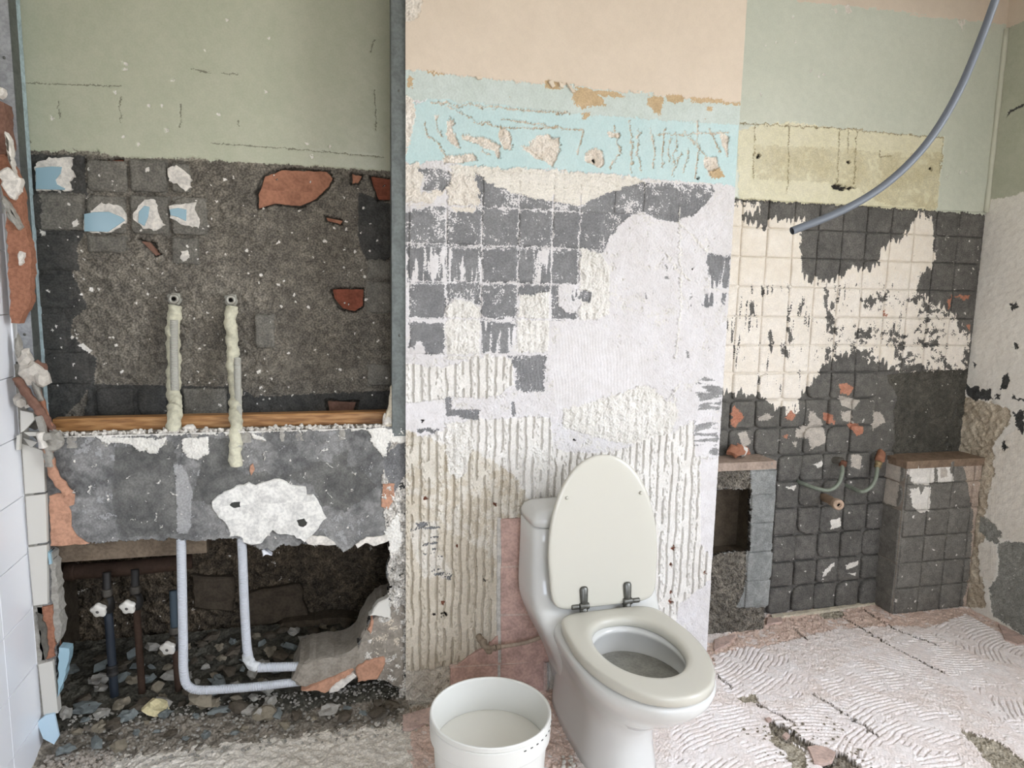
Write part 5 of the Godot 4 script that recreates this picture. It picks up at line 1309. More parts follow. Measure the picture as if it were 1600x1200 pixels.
func floors() -> void:
	var sh := Sheet.new(Vector3.ZERO, Vector3.RIGHT, Vector3.FORWARD, [-0.93, 1.45, 2.87, 2.72], 0.0019, kinds["adhesive_plain"])
	sh.fill(kinds["concrete"], [-1.201, 2.018, -1.599, 2.766, 0.234, 2.380, 0.362, 2.308, 0.320, 2.170, 0.209, 2.124, 0.194, 1.711])
	sh.fill(kinds["concrete_dirt"], [-1.042, 2.649, 0.234, 2.380, 0.366, 2.304, 0.327, 2.223, 0.178, 2.244, 0.009, 2.272, -0.136, 2.274, -0.314, 2.253, -0.470, 2.270, -0.617, 2.335, -0.782, 2.266, -0.907, 2.180, -0.987, 2.348])
	sh.fill(kinds["adhesive_dust"], [0.340, 2.309, 0.829, 2.276, 0.604, 1.621, 0.194, 1.711, 0.209, 2.124])
	sh.fill(kinds["adhesive_dust"], [1.444, 2.457, 1.869, 2.650, 2.480, 2.688, 2.469, 2.555, 2.847, 2.532, 2.905, 2.184, 2.625, 2.060, 2.621, 2.356, 2.373, 2.448, 2.063, 2.470, 1.705, 2.403, 1.394, 2.316])
	for q in [[0, [1.436, 2.381, 1.627, 2.419, 1.721, 2.297, 1.731, 2.153, 1.603, 2.051, 1.420, 2.049, 1.350, 2.146]], [1, [1.078, 2.009, 1.263, 2.083, 1.509, 1.991, 1.523, 1.777, 1.285, 1.472, 0.841, 1.569]], [2, [1.529, 1.949, 1.862, 2.038, 2.080, 1.832, 1.905, 1.662, 1.540, 1.710]], [4, [2.248, 2.346, 2.453, 2.390, 2.490, 2.138, 2.636, 1.964, 2.508, 1.860, 2.359, 1.934, 2.234, 1.981, 2.095, 2.077, 2.011, 2.288]], [3, [2.453, 2.390, 2.783, 2.478, 2.770, 2.184, 2.776, 2.078, 2.658, 1.982, 2.516, 2.132]], [5, [1.531, 1.727, 1.905, 1.662, 1.665, 1.388, 1.319, 1.464]], [6, [2.234, 1.981, 2.570, 1.911, 2.430, 1.796, 2.181, 1.774, 2.158, 1.854]], [5, [2.148, 1.781, 2.393, 1.766, 2.160, 1.576, 2.080, 1.593]], [2, [1.731, 2.153, 2.001, 2.239, 2.088, 2.069, 2.152, 1.985, 1.933, 2.023, 1.717, 2.027]], [1, [1.509, 1.991, 1.787, 2.012, 1.609, 1.825, 1.527, 1.782]]]:
		sh.fill(kinds["fan_%d" % q[0]], q[1])
	sh.fill(kinds["floor_pit"], [1.405, 1.968, 1.429, 1.941, 1.454, 1.893, 1.466, 1.822, 1.498, 1.776, 1.546, 1.746, 1.548, 1.678, 1.431, 1.659, 1.441, 1.788, 1.383, 1.873])
	sh.fill(kinds["floor_cement"], [1.374, 2.099, 1.454, 2.103, 1.435, 2.054, 1.379, 2.066])
	sh.fill(kinds["floor_cement"], [1.399, 1.940, 1.389, 1.872, 1.431, 1.780, 1.319, 1.641, 1.361, 1.780, 1.349, 1.847])
	sh.fill(kinds["floor_cement"], [2.102, 2.616, 2.172, 2.654, 2.247, 2.619, 2.187, 2.560, 2.103, 2.565])
	sh.fill(kinds["floor_cement"], [2.019, 1.772, 2.086, 1.689, 2.080, 1.593, 2.046, 1.483, 1.945, 1.562])
	for q in [[2.195, 2.597, 2.202, 2.442, 2.214, 2.272, 2.261, 2.065], [1.420, 2.049, 1.485, 1.922], [1.915, 2.530, 1.898, 2.418], [1.383, 2.248, 1.389, 2.146], [2.345, 2.633, 2.341, 2.413, 2.421, 2.256], [1.662, 2.059, 1.687, 1.954, 1.714, 1.802]]:
		sh.stroke(kinds["floor_pit"], q, 0.007)
	bake(sh, 0.008, 0.004, 800, 3.5, 0.85, 0.25)
	var f := struct("floor", relief(sh, 2, 0.0, 0.04), sh.mat, "stripped floor, bare concrete left and pink-white combed tile adhesive right", "floor")
	# pieces of pink floor tile that are still stuck down
	for q in [[0.191, 2.153, 0.196, 2.230, 0.265, 2.246, 0.330, 2.270, 0.359, 2.287, 0.328, 2.225, 0.300, 2.151, 0.256, 2.167, 0.212, 2.149], [1.840, 2.618, 1.918, 2.627, 1.886, 2.571, 1.805, 2.564], [1.504, 2.487, 1.621, 2.508, 1.553, 2.445, 1.458, 2.401], [2.834, 2.361, 2.837, 2.242, 2.838, 2.214, 2.742, 2.189, 2.728, 2.236], [0.705, 2.191, 0.749, 2.213, 0.715, 2.077, 0.700, 2.116]]:
		put("floor_tile", slab(sh, q, 0.0, 0.010, 0.02, 0.002), mats["pink_dusty"], f)
	put("skirting_strip", slab(sh, [1.873, 2.636, 2.202, 2.648, 2.471, 2.669, 2.450, 2.645, 2.184, 2.625, 1.860, 2.608], 0.0, 0.012, 0.02, 0.002), plain("cream_plaster", Color8(222, 212, 190), 0.9, 0.2, 0.9), f)
	for q in [[[1.441, 1.788, 1.468, 1.792, 1.502, 1.775, 1.513, 1.747, 1.472, 1.712, 1.437, 1.708, 1.413, 1.719], "large pale pink tile shard lying in the channel in the adhesive floor"], [[1.396, 1.955, 1.414, 1.955, 1.414, 1.941, 1.395, 1.937], "tiny white shard at the upper end of the channel in the adhesive floor"], [[1.396, 1.860, 1.418, 1.869, 1.421, 1.855, 1.400, 1.842], "small pink shard above the large one in the channel in the floor"]]:
		var o := put("tile_shard", slab(sh, q[0], 0.002, 0.012, 0.02, 0.002), mats["pink_dusty"])
		tag(o, q[1], "shard")


func dshape(hw: float, zc: float, zf: float, hwb: float, zb: float, ef := 0.92, eb := 0.5, n := 56) -> PackedVector2Array:   # outline seen from above, rounded at the front, squarer at the back
	var out := PackedVector2Array()
	for i in n:
		var a := TAU * i / n
		var s := sin(a)
		var c := cos(a)
		if c >= 0.0:
			out.append(Vector2(hw * signf(s) * pow(absf(s), ef), zc + (zf - zc) * pow(c, ef)))
		else:
			var back := pow(-c, eb)
			out.append(Vector2(lerpf(hw, hwb, back) * signf(s) * pow(absf(s), eb), zc + (zb - zc) * back))
	return out


func level(shape: PackedVector2Array, y: float) -> PackedVector3Array:
	var r := PackedVector3Array()
	for p in shape:
		r.append(Vector3(p.x, y, p.y))
	return r


func toilet() -> void:
	var t := thing("toilet", "white one-piece toilet with raised lid against the scraped wall", "toilet", Vector3(0.822, 0, -2.01))
	t.rotation.y = 0.04
	var china: Material = mats["porcelain"]
	var st := begin()
	var rings := []
	for q in [[0.0, 0.118, 0.10, 0.27, 0.115, -0.268], [0.03, 0.114, 0.10, 0.262, 0.112, -0.268], [0.09, 0.106, 0.10, 0.245, 0.105, -0.268], [0.15, 0.104, 0.11, 0.25, 0.106, -0.268], [0.20, 0.112, 0.13, 0.285, 0.112, -0.268], [0.245, 0.128, 0.15, 0.345, 0.125, -0.26], [0.29, 0.150, 0.18, 0.42, 0.145, -0.24], [0.33, 0.168, 0.20, 0.468, 0.165, -0.18], [0.365, 0.186, 0.21, 0.500, 0.186, -0.10], [0.388, 0.192, 0.21, 0.508, 0.192, -0.06], [0.398, 0.190, 0.21, 0.506, 0.190, -0.05], [0.402, 0.174, 0.21, 0.488, 0.172, -0.04]]:
		rings.append(level(dshape(q[1], q[2], q[3], q[4], q[5]), q[0]))
	for q in [[0.400, 0.126, 0.24, 0.415, 0.126, 0.075], [0.385, 0.124, 0.24, 0.412, 0.124, 0.075], [0.372, 0.140, 0.24, 0.432, 0.140, 0.065], [0.33, 0.140, 0.24, 0.43, 0.140, 0.065], [0.29, 0.130, 0.25, 0.41, 0.130, 0.09], [0.25, 0.10, 0.25, 0.36, 0.10, 0.13], [0.21, 0.06, 0.25, 0.31, 0.06, 0.18]]:
		rings.append(level(dshape(q[1], q[2], q[3], q[4], q[5], 1.0, 1.0), q[0]))
	grid(st, rings)
	rings = []
	for q in [[0.08, 0.085, -0.268, -0.12], [0.14, 0.100, -0.268, -0.10], [0.20, 0.122, -0.268, -0.07], [0.26, 0.152, -0.268, -0.03], [0.32, 0.183, -0.268, 0.01], [0.365, 0.203, -0.268, 0.02], [0.395, 0.214, -0.268, 0.005], [0.42, 0.219, -0.268, -0.025], [0.46, 0.221, -0.268, -0.055], [0.53, 0.219, -0.268, -0.076], [0.62, 0.217, -0.268, -0.082], [0.676, 0.216, -0.268, -0.083], [0.680, 0.211, -0.264, -0.088]]:
		rings.append(level(dshape(q[1], (q[2] + q[3]) / 2.0, q[3], q[1], q[2], 0.32, 0.2), q[0]))
	grid(st, rings)
	put("body", finish(st), china, t)
	st = begin()
	rings = []
	for q in [[0.682, 0.211, -0.264, -0.088], [0.685, 0.217, -0.268, -0.082], [0.705, 0.216, -0.268, -0.083], [0.722, 0.206, -0.264, -0.09], [0.731, 0.186, -0.255, -0.105], [0.734, 0.150, -0.24, -0.12]]:
		rings.append(level(dshape(q[1], (q[2] + q[3]) / 2.0, q[3], q[1], q[2], 0.32, 0.2), q[0]))
	grid(st, rings)
	put("tank_cover", finish(st), china, t)
	put("flush_button", lathe([0.0, 0.734, 0.024, 0.734, 0.024, 0.739, 0.020, 0.742, 0.0, 0.742], 24, null, Vector3(0, 0, -0.18)), mats["chrome"], t)
	# dusty water standing in the bowl
	put("bowl_water", lathe([0.0, 0.0, 0.1, 0.0, 0.1, 0.002, 0.0, 0.002], 40, null, Vector3(0, 0, 0)), plain("murky", Color8(150, 148, 140), 0.4, 0.5, 0.2), t)
	var water: MeshInstance3D = t.get_node("bowl_water")
	water.position = Vector3(0, 0.322, 0.25)
	water.scale = Vector3(1.39, 1.0, 1.76)
	# seat ring
	var plastic: Material = mats["seat_plastic"]
	st = begin()
	rings = []
	for q in [[0.404, 0.004], [0.407, 0.0], [0.424, 0.0], [0.4285, 0.0012], [0.4315, 0.0045], [0.4325, 0.009], [0.4328, 0.02]]:
		rings.append(level(dshape(0.188 - q[1], 0.20, 0.510 - q[1], 0.172 - q[1], q[1], 0.94, 0.36), q[0]))
	for q in [[0.4325, 0.022], [0.4315, 0.010], [0.428, 0.0045], [0.422, 0.001], [0.408, 0.0], [0.404, 0.004]]:
		rings.append(level(dshape(0.121 + q[1], 0.235, 0.405 + q[1], 0.116 + q[1], 0.072 - q[1], 1.0, 0.85), q[0]))
	rings.append(rings[0])
	grid(st, rings, true, false, false)
	put("seat", finish(st), plastic, t)
	# lid leaning against the tank
	var lid := Node3D.new()
	lid.name = "lid"
	t.add_child(lid, true)
	lid.position = Vector3(0, 0.428, -0.018)
	lid.rotation.x = -PI / 2 - 0.13
	st = begin()
	rings = []
	for q in [[-0.014, 0.02], [-0.017, 0.006], [-0.012, 0.0], [-0.003, 0.0], [0.0, 0.003], [0.001, 0.012], [-0.0005, 0.05]]:
		rings.append(level(dshape(0.189 - q[1], 0.17, 0.495 - q[1], 0.178 - q[1], 0.010 + q[1], 0.95, 0.26), q[0]))
	var turned := []
	for r in rings:   # the inner face of the open lid looks at the room
		var ring := PackedVector3Array()
		for p in r:
			ring.append(Vector3(p.x, -p.y - 0.017, p.z))
		turned.append(ring)
	turned.reverse()
	grid(st, turned)
	put("panel", finish(st), plastic, lid)
	for x in [-0.125, 0.13]:
		put("bumper", lathe([0.0, 0.0, 0.006, 0.0, 0.005, 0.005, 0.0, 0.006], 12, null, Vector3(x, -0.0175, 0.365), Vector3.DOWN), plastic, lid)
	for x in [-0.073, 0.078]:
		st = begin()
		var strap := []
		for q in [[0.018, 0.011, 0.006], [0.035, 0.013, 0.008], [0.07, 0.0145, 0.007], [0.078, 0.011, 0.005], [0.08, 0.005, 0.003]]:
			var ring := PackedVector3Array()
			for k in 12:
				var a := TAU * k / 12
				ring.append(Vector3(x + cos(a) * q[1], -0.018 - maxf(sin(a), -0.2) * q[2] * 1.1, q[0]))
			strap.append(ring)
		grid(st, strap)
		put("hinge_strap", finish(st), mats["chrome"], lid)
		var hinge := Node3D.new()
		hinge.name = "hinge"
		t.add_child(hinge, true)
		hinge.position = Vector3(x, 0.447, -0.004)
		put("barrel", lathe([0.0, -0.016, 0.0105, -0.016, 0.0115, -0.013, 0.0115, 0.013, 0.0105, 0.016, 0.0, 0.016], 18, null, Vector3.ZERO, Vector3.RIGHT), mats["chrome"], hinge)
		put("pin", lathe([0.0, 0.016, 0.0075, 0.016, 0.0085, 0.020, 0.0085, 0.040, 0.006, 0.043, 0.0, 0.043], 16, null, Vector3.ZERO, Vector3.RIGHT if x > 0.0 else Vector3.LEFT), mats["chrome"], hinge)
		put("foot", lathe([0.0, -0.045, 0.013, -0.045, 0.013, -0.012, 0.010, -0.004, 0.0, -0.004], 16), mats["chrome"], hinge)
	var heap := MultiMesh.new()
	heap.transform_format = MultiMesh.TRANSFORM_3D
	heap.mesh = rock(Vector3(0.014, 0.011, 0.013), 0.3, 1)
	heap.instance_count = 16
	for i in 16:
		heap.set_instance_transform(i, Transform3D(Basis.from_euler(Vector3(0, rng.randf() * 6.0, 0)) * Basis.from_scale(Vector3.ONE * rng.randf_range(0.5, 1.3)), Vector3(0.665 + rng.randf_range(-0.025, 0.025), 0.002, -1.885 + rng.randf_range(-0.03, 0.03))))
	var mi := MultiMeshInstance3D.new()
	mi.name = numbered("crumbs")
	mi.multimesh = heap
	mi.material_override = mats["lump_white"]
	add_child(mi)
	tag(mi, "little heap of pale mortar crumbs between the bucket and the toilet foot", "crumbs")
	mi.set_meta("kind", "stuff")


func bucket() -> void:
	var t := thing("bucket", "open white plastic builder's bucket on the floor beside the toilet", "bucket", Vector3(0.392, 0.004, -1.748))
	var p := plain("bucket_plastic", Color8(224, 224, 218), 0.35, 0.5)
	put("pail", lathe([0.0, 0.0, 0.138, 0.0, 0.142, 0.004, 0.1585, 0.285, 0.1640, 0.2852, 0.1655, 0.287, 0.1655, 0.298, 0.1640, 0.300, 0.1600, 0.300, 0.1575, 0.297, 0.1555, 0.27, 0.1400, 0.006, 0.0, 0.006], 72), p, t)
	put("collar", lathe([0.1560, 0.232, 0.1625, 0.2325, 0.1640, 0.235, 0.1660, 0.2835, 0.1640, 0.285, 0.158, 0.285, 0.156, 0.232], 72), p, t)
	for k in 9:
		var a := 0.35 + k * 0.13
		var slot := put("slot", block(Vector3(-0.0035, -0.0012, -0.001), Vector3(0.0035, 0.0012, 0.001)), plain("slot_dark", Color8(70, 70, 68), 0.8, 0.3), t)
		slot.position = Vector3(sin(a) * 0.1658, 0.276, cos(a) * 0.1658)
		slot.rotation.y = a
	put("added_disc", lathe([0.0, 0.2, 0.1507, 0.2, 0.1509, 0.203, 0.0, 0.2035], 48), plain("added_disc_pale", Color8(226, 224, 215), 0.7, 0.3), t)  # pale disc added high up so the bucket looks evenly bright inside


func ribbed(path: PackedVector3Array, r: float) -> ArrayMesh:
	return tube(path, func(s, _a): return r * (1.0 + 0.075 * sin(s * TAU / 0.0052)), 14)


func star_knob(axis: Vector3, at: Vector3) -> ArrayMesh:
	var x := axis.cross(Vector3(0.2, 1.0, 0.1)).normalized()
	var y := axis.cross(x)
	var st := begin()
	var rings := []
	for q in [[-0.012, 0.55], [-0.010, 0.8], [-0.006, 0.93], [0.004, 1.0], [0.008, 0.97], [0.010, 0.85], [0.0105, 0.3]]:
		var ring := PackedVector3Array()
		for k in 50:
			var a := TAU * k / 50
			var r: float = (0.0232 + 0.0028 * cos(5.0 * a)) * q[1]
			ring.append(at + axis * q[0] + (x * cos(a) + y * sin(a)) * r)
		rings.append(ring)
	grid(st, rings)
	return finish(st)


func pipes() -> void:
	var grey := plain("conduit_grey", Color8(196, 199, 204), 0.5, 0.4)
	# corrugated sleeves in the hole under the parapet
	var t := thing("corrugated_pipe", "grey corrugated pipe sleeve, left of two, bending right along the hole's foot", "pipe")
	put("sleeve", ribbed(spline([Vector3(-0.485, 0.651, -2.315), Vector3(-0.488, 0.521, -2.315), Vector3(-0.493, 0.306, -2.315), Vector3(-0.496, 0.206, -2.315), Vector3(-0.487, 0.154, -2.312), Vector3(-0.450, 0.132, -2.310), Vector3(-0.356, 0.125, -2.310), Vector3(-0.257, 0.122, -2.310), Vector3(-0.176, 0.120, -2.315), Vector3(-0.120, 0.112, -2.330)], 0.0013), 0.0138), grey, t)
	t = thing("corrugated_pipe", "grey corrugated pipe sleeve, right of two, under the white plaster splash", "pipe")
	put("sleeve", ribbed(spline([Vector3(-0.307, 0.666, -2.312), Vector3(-0.306, 0.571, -2.315), Vector3(-0.305, 0.397, -2.315), Vector3(-0.302, 0.262, -2.318), Vector3(-0.294, 0.205, -2.322), Vector3(-0.277, 0.186, -2.325)], 0.0013), 0.0138), grey, t)
	put("sleeve", ribbed(spline([Vector3(-0.271, 0.182, -2.322), Vector3(-0.196, 0.176, -2.322), Vector3(-0.135, 0.169, -2.325), Vector3(-0.081, 0.160, -2.335)], 0.0013), 0.0148), grey, t)
	put("wrap", tube(spline([Vector3(-0.303, 0.235, -2.318), Vector3(-0.294, 0.201, -2.322), Vector3(-0.273, 0.182, -2.324)], 0.003), func(s, a): return 0.0165 + 0.0015 * sin(a * 3.0 + s * 200.0), 12), plain("tape_white", Color8(216, 218, 218), 0.6, 0.4, 0.4), t)
	# coated supply pipes that climb the back of the recess
	var foam := plain("foam_cream", Color8(218, 214, 190), 0.95, 0.2, 0.8)
	for q in [["foam-coated supply pipe with metal fitting, left of the two in the recess", [Vector3(-0.514, 1.386, -2.510), Vector3(-0.520, 1.317, -2.515), Vector3(-0.522, 1.193, -2.500), Vector3(-0.513, 1.075, -2.440), Vector3(-0.495, 1.019, -2.348), Vector3(-0.493, 0.965, -2.335)], 0.0208, [Vector3(-0.515, 1.318, -2.499), Vector3(-0.517, 1.215, -2.487), Vector3(-0.509, 1.096, -2.436)]], ["foam-coated supply pipe with metal fitting, right of the two in the recess", [Vector3(-0.341, 1.385, -2.510), Vector3(-0.344, 1.319, -2.515), Vector3(-0.340, 1.192, -2.500), Vector3(-0.328, 1.072, -2.440), Vector3(-0.317, 1.015, -2.346), Vector3(-0.313, 0.962, -2.302), Vector3(-0.313, 0.875, -2.296)], 0.0190, [Vector3(-0.324, 1.193, -2.486), Vector3(-0.318, 1.074, -2.424), Vector3(-0.308, 1.006, -2.334), Vector3(-0.303, 0.934, -2.290)]]]:
		var s := thing("supply_pipe", q[0], "pipe")
		var r0: float = q[2]
		var ph: float = q[1][0].x * 50.0
		put("foam_coating", tube(spline([q[1][0] + Vector3(0, -0.022, -0.012)] + q[1].slice(1), 0.006), func(d, a): return r0 * (1.0 + 0.17 * sin(d * 63.0 + ph) * cos(a + d * 25.0) + 0.10 * sin(a * 2.0 + d * 140.0 + ph) + 0.06 * sin(a * 5.0 - d * 260.0)), 18), foam, s)
		put("corrugated_sleeve", ribbed(spline(q[3], 0.0013), r0 * 0.6), plain("sleeve_dusty", Color8(176, 174, 164), 0.7, 0.3), s)
		var f: Vector3 = q[1][0]
		var nose := Vector3(0.08, 0.02, 1.0).normalized()
		put("collar", tube(even_path(f - nose * 0.03, f + nose * 0.002, 4), func(d, a): return 0.0205 + 0.002 * sin(a * 4.0) + 0.002 * sin(a * 7.0), 20), plain("collar_plaster", Color8(190, 188, 176), 0.9, 0.2, 0.8), s)
		put("fitting", lathe([0.006, -0.02, 0.006, 0.010, 0.0085, 0.014, 0.0145, 0.014, 0.0165, 0.011, 0.0165, -0.02, 0.006, -0.02], 28, null, f, nose), plain("nickel", Color(0.62, 0.61, 0.57), 0.4, 0.5, 0.0, 0.6), s)
		put("bore", lathe([0.0, 0.0, 0.0065, 0.0, 0.0065, 0.002, 0.0, 0.002], 20, null, f + nose * 0.009, nose), plain("bore_black", Color8(18, 17, 16), 0.9, 0.1), s)
		put("elbow", tube(spline([f - nose * 0.02, f - nose * 0.03 + Vector3(0, -0.02, 0.005), q[1][1]], 0.004), func(_d, _a): return 0.012, 12), mats["chrome"], s)
	# stop valves in the hole
	var black: Material = mats["pipe_black"]
	var k := 0
	for q in [[Vector3(-0.749, 0.402, -2.380), "stop valve with white star knob, leftmost of three in the dark hole"], [Vector3(-0.665, 0.405, -2.380), "stop valve with white star knob, middle one of three in the dark hole"], [Vector3(-0.553, 0.252, -2.380), "lower stop valve with white star knob beside the left corrugated pipe"]]:
		var at: Vector3 = q[0]
		var axis := Vector3(-0.22, -0.30, 1.0).normalized()
		var v := thing("stop_valve", q[1], "valve", at)
		put("knob", star_knob(axis, Vector3.ZERO), plain("knob_white", Color8(224, 220, 210), 0.4, 0.5), v)
		put("knob_screw", lathe([0.0, 0.0104, 0.005, 0.0104, 0.005, 0.012, 0.0, 0.012], 14, null, Vector3.ZERO, axis), plain("screw_grey", Color8(96, 92, 88), 0.5, 0.5), v)
		put("bonnet", lathe([0.0, -0.05, 0.012, -0.05, 0.013, -0.03, 0.016, -0.026, 0.016, -0.02, 0.009, -0.018, 0.009, -0.011, 0.0, -0.011], 18, null, Vector3.ZERO, axis), plain("brass_old", Color(0.30, 0.27, 0.22), 0.6, 0.5, 0.4, 0.4), v)
		put("nut", lathe([0.0, 0.02, 0.014, 0.02, 0.017, 0.024, 0.017, 0.042, 0.014, 0.046, 0.0, 0.046], 6, null, Vector3(0.012, 0.004, -0.045)), plain("nut_old", Color(0.34, 0.32, 0.29), 0.6, 0.5, 0.4, 0.3), v)
		put("valve_body", tube(even_path(Vector3(0.012, -0.03, -0.045), Vector3(0.012, 0.022, -0.045), 6), func(d, _a): return 0.015 + 0.007 * sin(d / 0.052 * PI), 14), black, v)
		var foot: float = -at.y + 0.07
		put("pipe", tube(even_path(Vector3(0.012, -0.03, -0.045), Vector3(0.014, foot, -0.05), 10), func(_d, _a): return 0.0135 if k == 0 else 0.0115, 14), plain("pipe_blue_black", Color8(40, 46, 54), 0.5, 0.4) if k == 0 else mats["pipe_rust"], v)
		put("riser", tube(even_path(Vector3(0.012, 0.04, -0.045), Vector3(0.010, 0.10 if k < 2 else 0.17, -0.06), 6), func(_d, _a): return 0.0125, 12), black if k < 2 else plain("pipe_bluish", Color8(58, 70, 78), 0.6, 0.4), v)
		if k == 0:
			put("coupling", lathe([0.0, 0.0, 0.018, 0.0, 0.019, 0.006, 0.016, 0.012, 0.016, 0.024, 0.019, 0.030, 0.018, 0.036, 0.0, 0.036], 16, null, Vector3(0.013, -0.25, -0.049)), black, v)
		k += 1
	var h := thing("old_pipe", "fat dusty horizontal pipe across the top of the dark hole", "pipe")
	put("pipe", tube(spline([Vector3(-0.868, 0.480, -2.520), Vector3(-0.698, 0.479, -2.520), Vector3(-0.501, 0.481, -2.540)], 0.02), func(_d, a): return 0.026 + 0.0015 * sin(a * 3.0), 16), mats["pipe_rust"], h)
	put("end_cap", lathe([0.0, 0.0, 0.028, 0.0, 0.030, 0.004, 0.030, 0.03, 0.026, 0.034, 0.0, 0.034], 18, null, Vector3(-0.868, 0.480, -2.520) - Vector3(0.02, 0, 0), Vector3.RIGHT), mats["pipe_rust"], h)
	# copper ends in the bay
	var copper := plain("copper_old", Color8(140, 148, 134), 0.55, 0.5, 0.3, 0.3)
	var left := thing("copper_pipe", "bent greenish copper pipe end with a corroded nut, left one in the bay", "pipe")
	put("pipe", tube(spline([Vector3(2.159, 0.691, -2.610), Vector3(2.139, 0.658, -2.585), Vector3(2.111, 0.620, -2.570), Vector3(2.071, 0.597, -2.570), Vector3(2.028, 0.599, -2.590), Vector3(1.993, 0.609, -2.640), Vector3(1.982, 0.613, -2.670)], 0.006), func(d, _a): return 0.0088, 12), copper, left)
	put("nut", lathe([0.0, -0.014, 0.014, -0.014, 0.016, -0.008, 0.016, 0.008, 0.013, 0.013, 0.0, 0.013], 6, null, Vector3(2.165, 0.701, -2.615), Vector3(0.1, 1.0, 0.1).normalized()), plain("rust_brown", Color8(120, 84, 68), 0.8, 0.3, 0.6), left)
	put("wall_socket", tube(even_path(Vector3(2.165, 0.712, -2.620), Vector3(2.146, 0.706, -2.672), 4), func(_d, _a): return 0.015, 12), mats["lump_dark"], left)
	var right := thing("copper_pipe", "bent greenish copper pipe end with a brass nut beside the corner pier", "pipe")
	put("pipe", tube(spline([Vector3(2.335, 0.678, -2.600), Vector3(2.308, 0.636, -2.575), Vector3(2.281, 0.598, -2.570), Vector3(2.245, 0.579, -2.580), Vector3(2.232, 0.583, -2.630), Vector3(2.230, 0.586, -2.670)], 0.006), func(d, _a): return 0.0088, 12), copper, right)
	put("nut", lathe([0.0, -0.016, 0.012, -0.016, 0.015, -0.010, 0.015, -0.002, 0.012, 0.0, 0.016, 0.003, 0.016, 0.012, 0.013, 0.016, 0.0, 0.016], 6, null, Vector3(2.341, 0.691, -2.605), Vector3(0.15, 1.0, 0.1).normalized()), plain("brass_dull", Color8(150, 132, 96), 0.5, 0.5, 0.3, 0.4), right)
	put("brick_bit", tube(even_path(Vector3(2.352, 0.712, -2.612), Vector3(2.406, 0.726, -2.668), 5), func(d, a): return 0.020 + 0.003 * sin(a * 3.0), 10), mats["brick"], right)
	var stub := thing("capped_pipe", "short dirty capped pipe stub sticking out under the bent copper pipes", "pipe")
	var s0 := Vector3(2.117, 0.537, -2.665)
	var s1 := Vector3(2.068, 0.552, -2.500)
	var sd := (s1 - s0).normalized()
	var rusty := plain("stub_beige", Color8(172, 148, 126), 0.8, 0.3, 0.7)
	put("pipe", tube(even_path(s0, s1 - sd * 0.03, 8), func(d, a): return 0.0185 + 0.0012 * sin(a * 3.0 + d * 80.0), 16), rusty, stub)
	put("cap", lathe([0.010, -0.034, 0.0215, -0.034, 0.0235, -0.028, 0.0235, -0.004, 0.020, 0.0, 0.011, 0.0, 0.009, -0.006, 0.0, -0.006], 20, null, s1, sd), plain("cap_beige", Color8(196, 170, 148), 0.8, 0.3, 0.5), stub)
	put("slot", block(Vector3(-0.006, -0.003, -0.002), Vector3(0.006, 0.003, 0.002)), plain("bore_black", Color8(18, 17, 16), 0.9, 0.1), stub)
	var slot: Node3D = stub.get_node("slot")
	slot.position = s1 - sd * 0.004
	slot.rotation = Vector3(0.2, -0.2, 0.9)
	# stop cock behind the bucket
	var c := thing("stop_cock", "mortar-caked stop cock and hose behind the toilet, over the pink wall tiles", "valve")
	var caked := plain("caked", Color8(158, 142, 124), 0.9, 0.3, 0.9)
	put("spindle", tube(even_path(Vector3(0.477, 0.221, -2.240), Vector3(0.465, 0.235, -2.285), 6), func(d, a): return 0.0115 + 0.002 * sin(d * 260.0), 12), caked, c)
	put("valve_body", tube(spline([Vector3(0.475, 0.235, -2.255), Vector3(0.477, 0.221, -2.240), Vector3(0.492, 0.211, -2.235), Vector3(0.514, 0.213, -2.235)], 0.004), func(d, a): return 0.0115 + 0.0022 * sin(d * 210.0), 12), caked, c)
	put("handle", lathe([0.0, 0.0, 0.011, 0.0, 0.012, 0.003, 0.012, 0.009, 0.009, 0.012, 0.0, 0.012], 12, null, Vector3(0.489, 0.205, -2.220), Vector3.UP), caked, c)
	put("nut", lathe([0.0, 0.0, 0.010, 0.0, 0.011, 0.003, 0.011, 0.014, 0.009, 0.017, 0.0, 0.017], 6, null, Vector3(0.516, 0.213, -2.235), Vector3(1, 0.08, 0.0).normalized()), caked, c)
	put("hose", tube(spline([Vector3(0.528, 0.214, -2.235), Vector3(0.573, 0.216, -2.235), Vector3(0.632, 0.219, -2.240), Vector3(0.693, 0.229, -2.250)], 0.008), func(_d, _a): return 0.0068, 12), plain("hose_dusty", Color8(176, 158, 140), 0.8, 0.3, 0.4), c)


func cable() -> void:
	var t := thing("hanging_conduit", "grey plastic conduit hanging from the ceiling in front of the green paint", "conduit")
	var path := spline([Vector3(1.70, 2.785, -1.45), Vector3(1.69, 2.5, -1.50), Vector3(1.650, 2.217, -1.580), Vector3(1.638, 2.127, -1.600), Vector3(1.585, 1.988, -1.600), Vector3(1.529, 1.874, -1.610), Vector3(1.464, 1.789, -1.620), Vector3(1.381, 1.717, -1.630), Vector3(1.278, 1.658, -1.640), Vector3(1.150, 1.606, -1.650)], 0.015)
	put("sleeve", tube(path, func(_d, _a): return 0.0100, 18, false), plain("conduit_dark", Color8(96, 102, 110), 0.45, 0.5), t)
	var e := path[path.size() - 1]
	var d := (e - path[path.size() - 2]).normalized()
	put("cut_end", lathe([0.0, -0.012, 0.0098, -0.012, 0.0098, -0.010, 0.0, -0.010], 18, null, e, d), plain("bore_black", Color8(18, 17, 16), 0.9, 0.1), t)


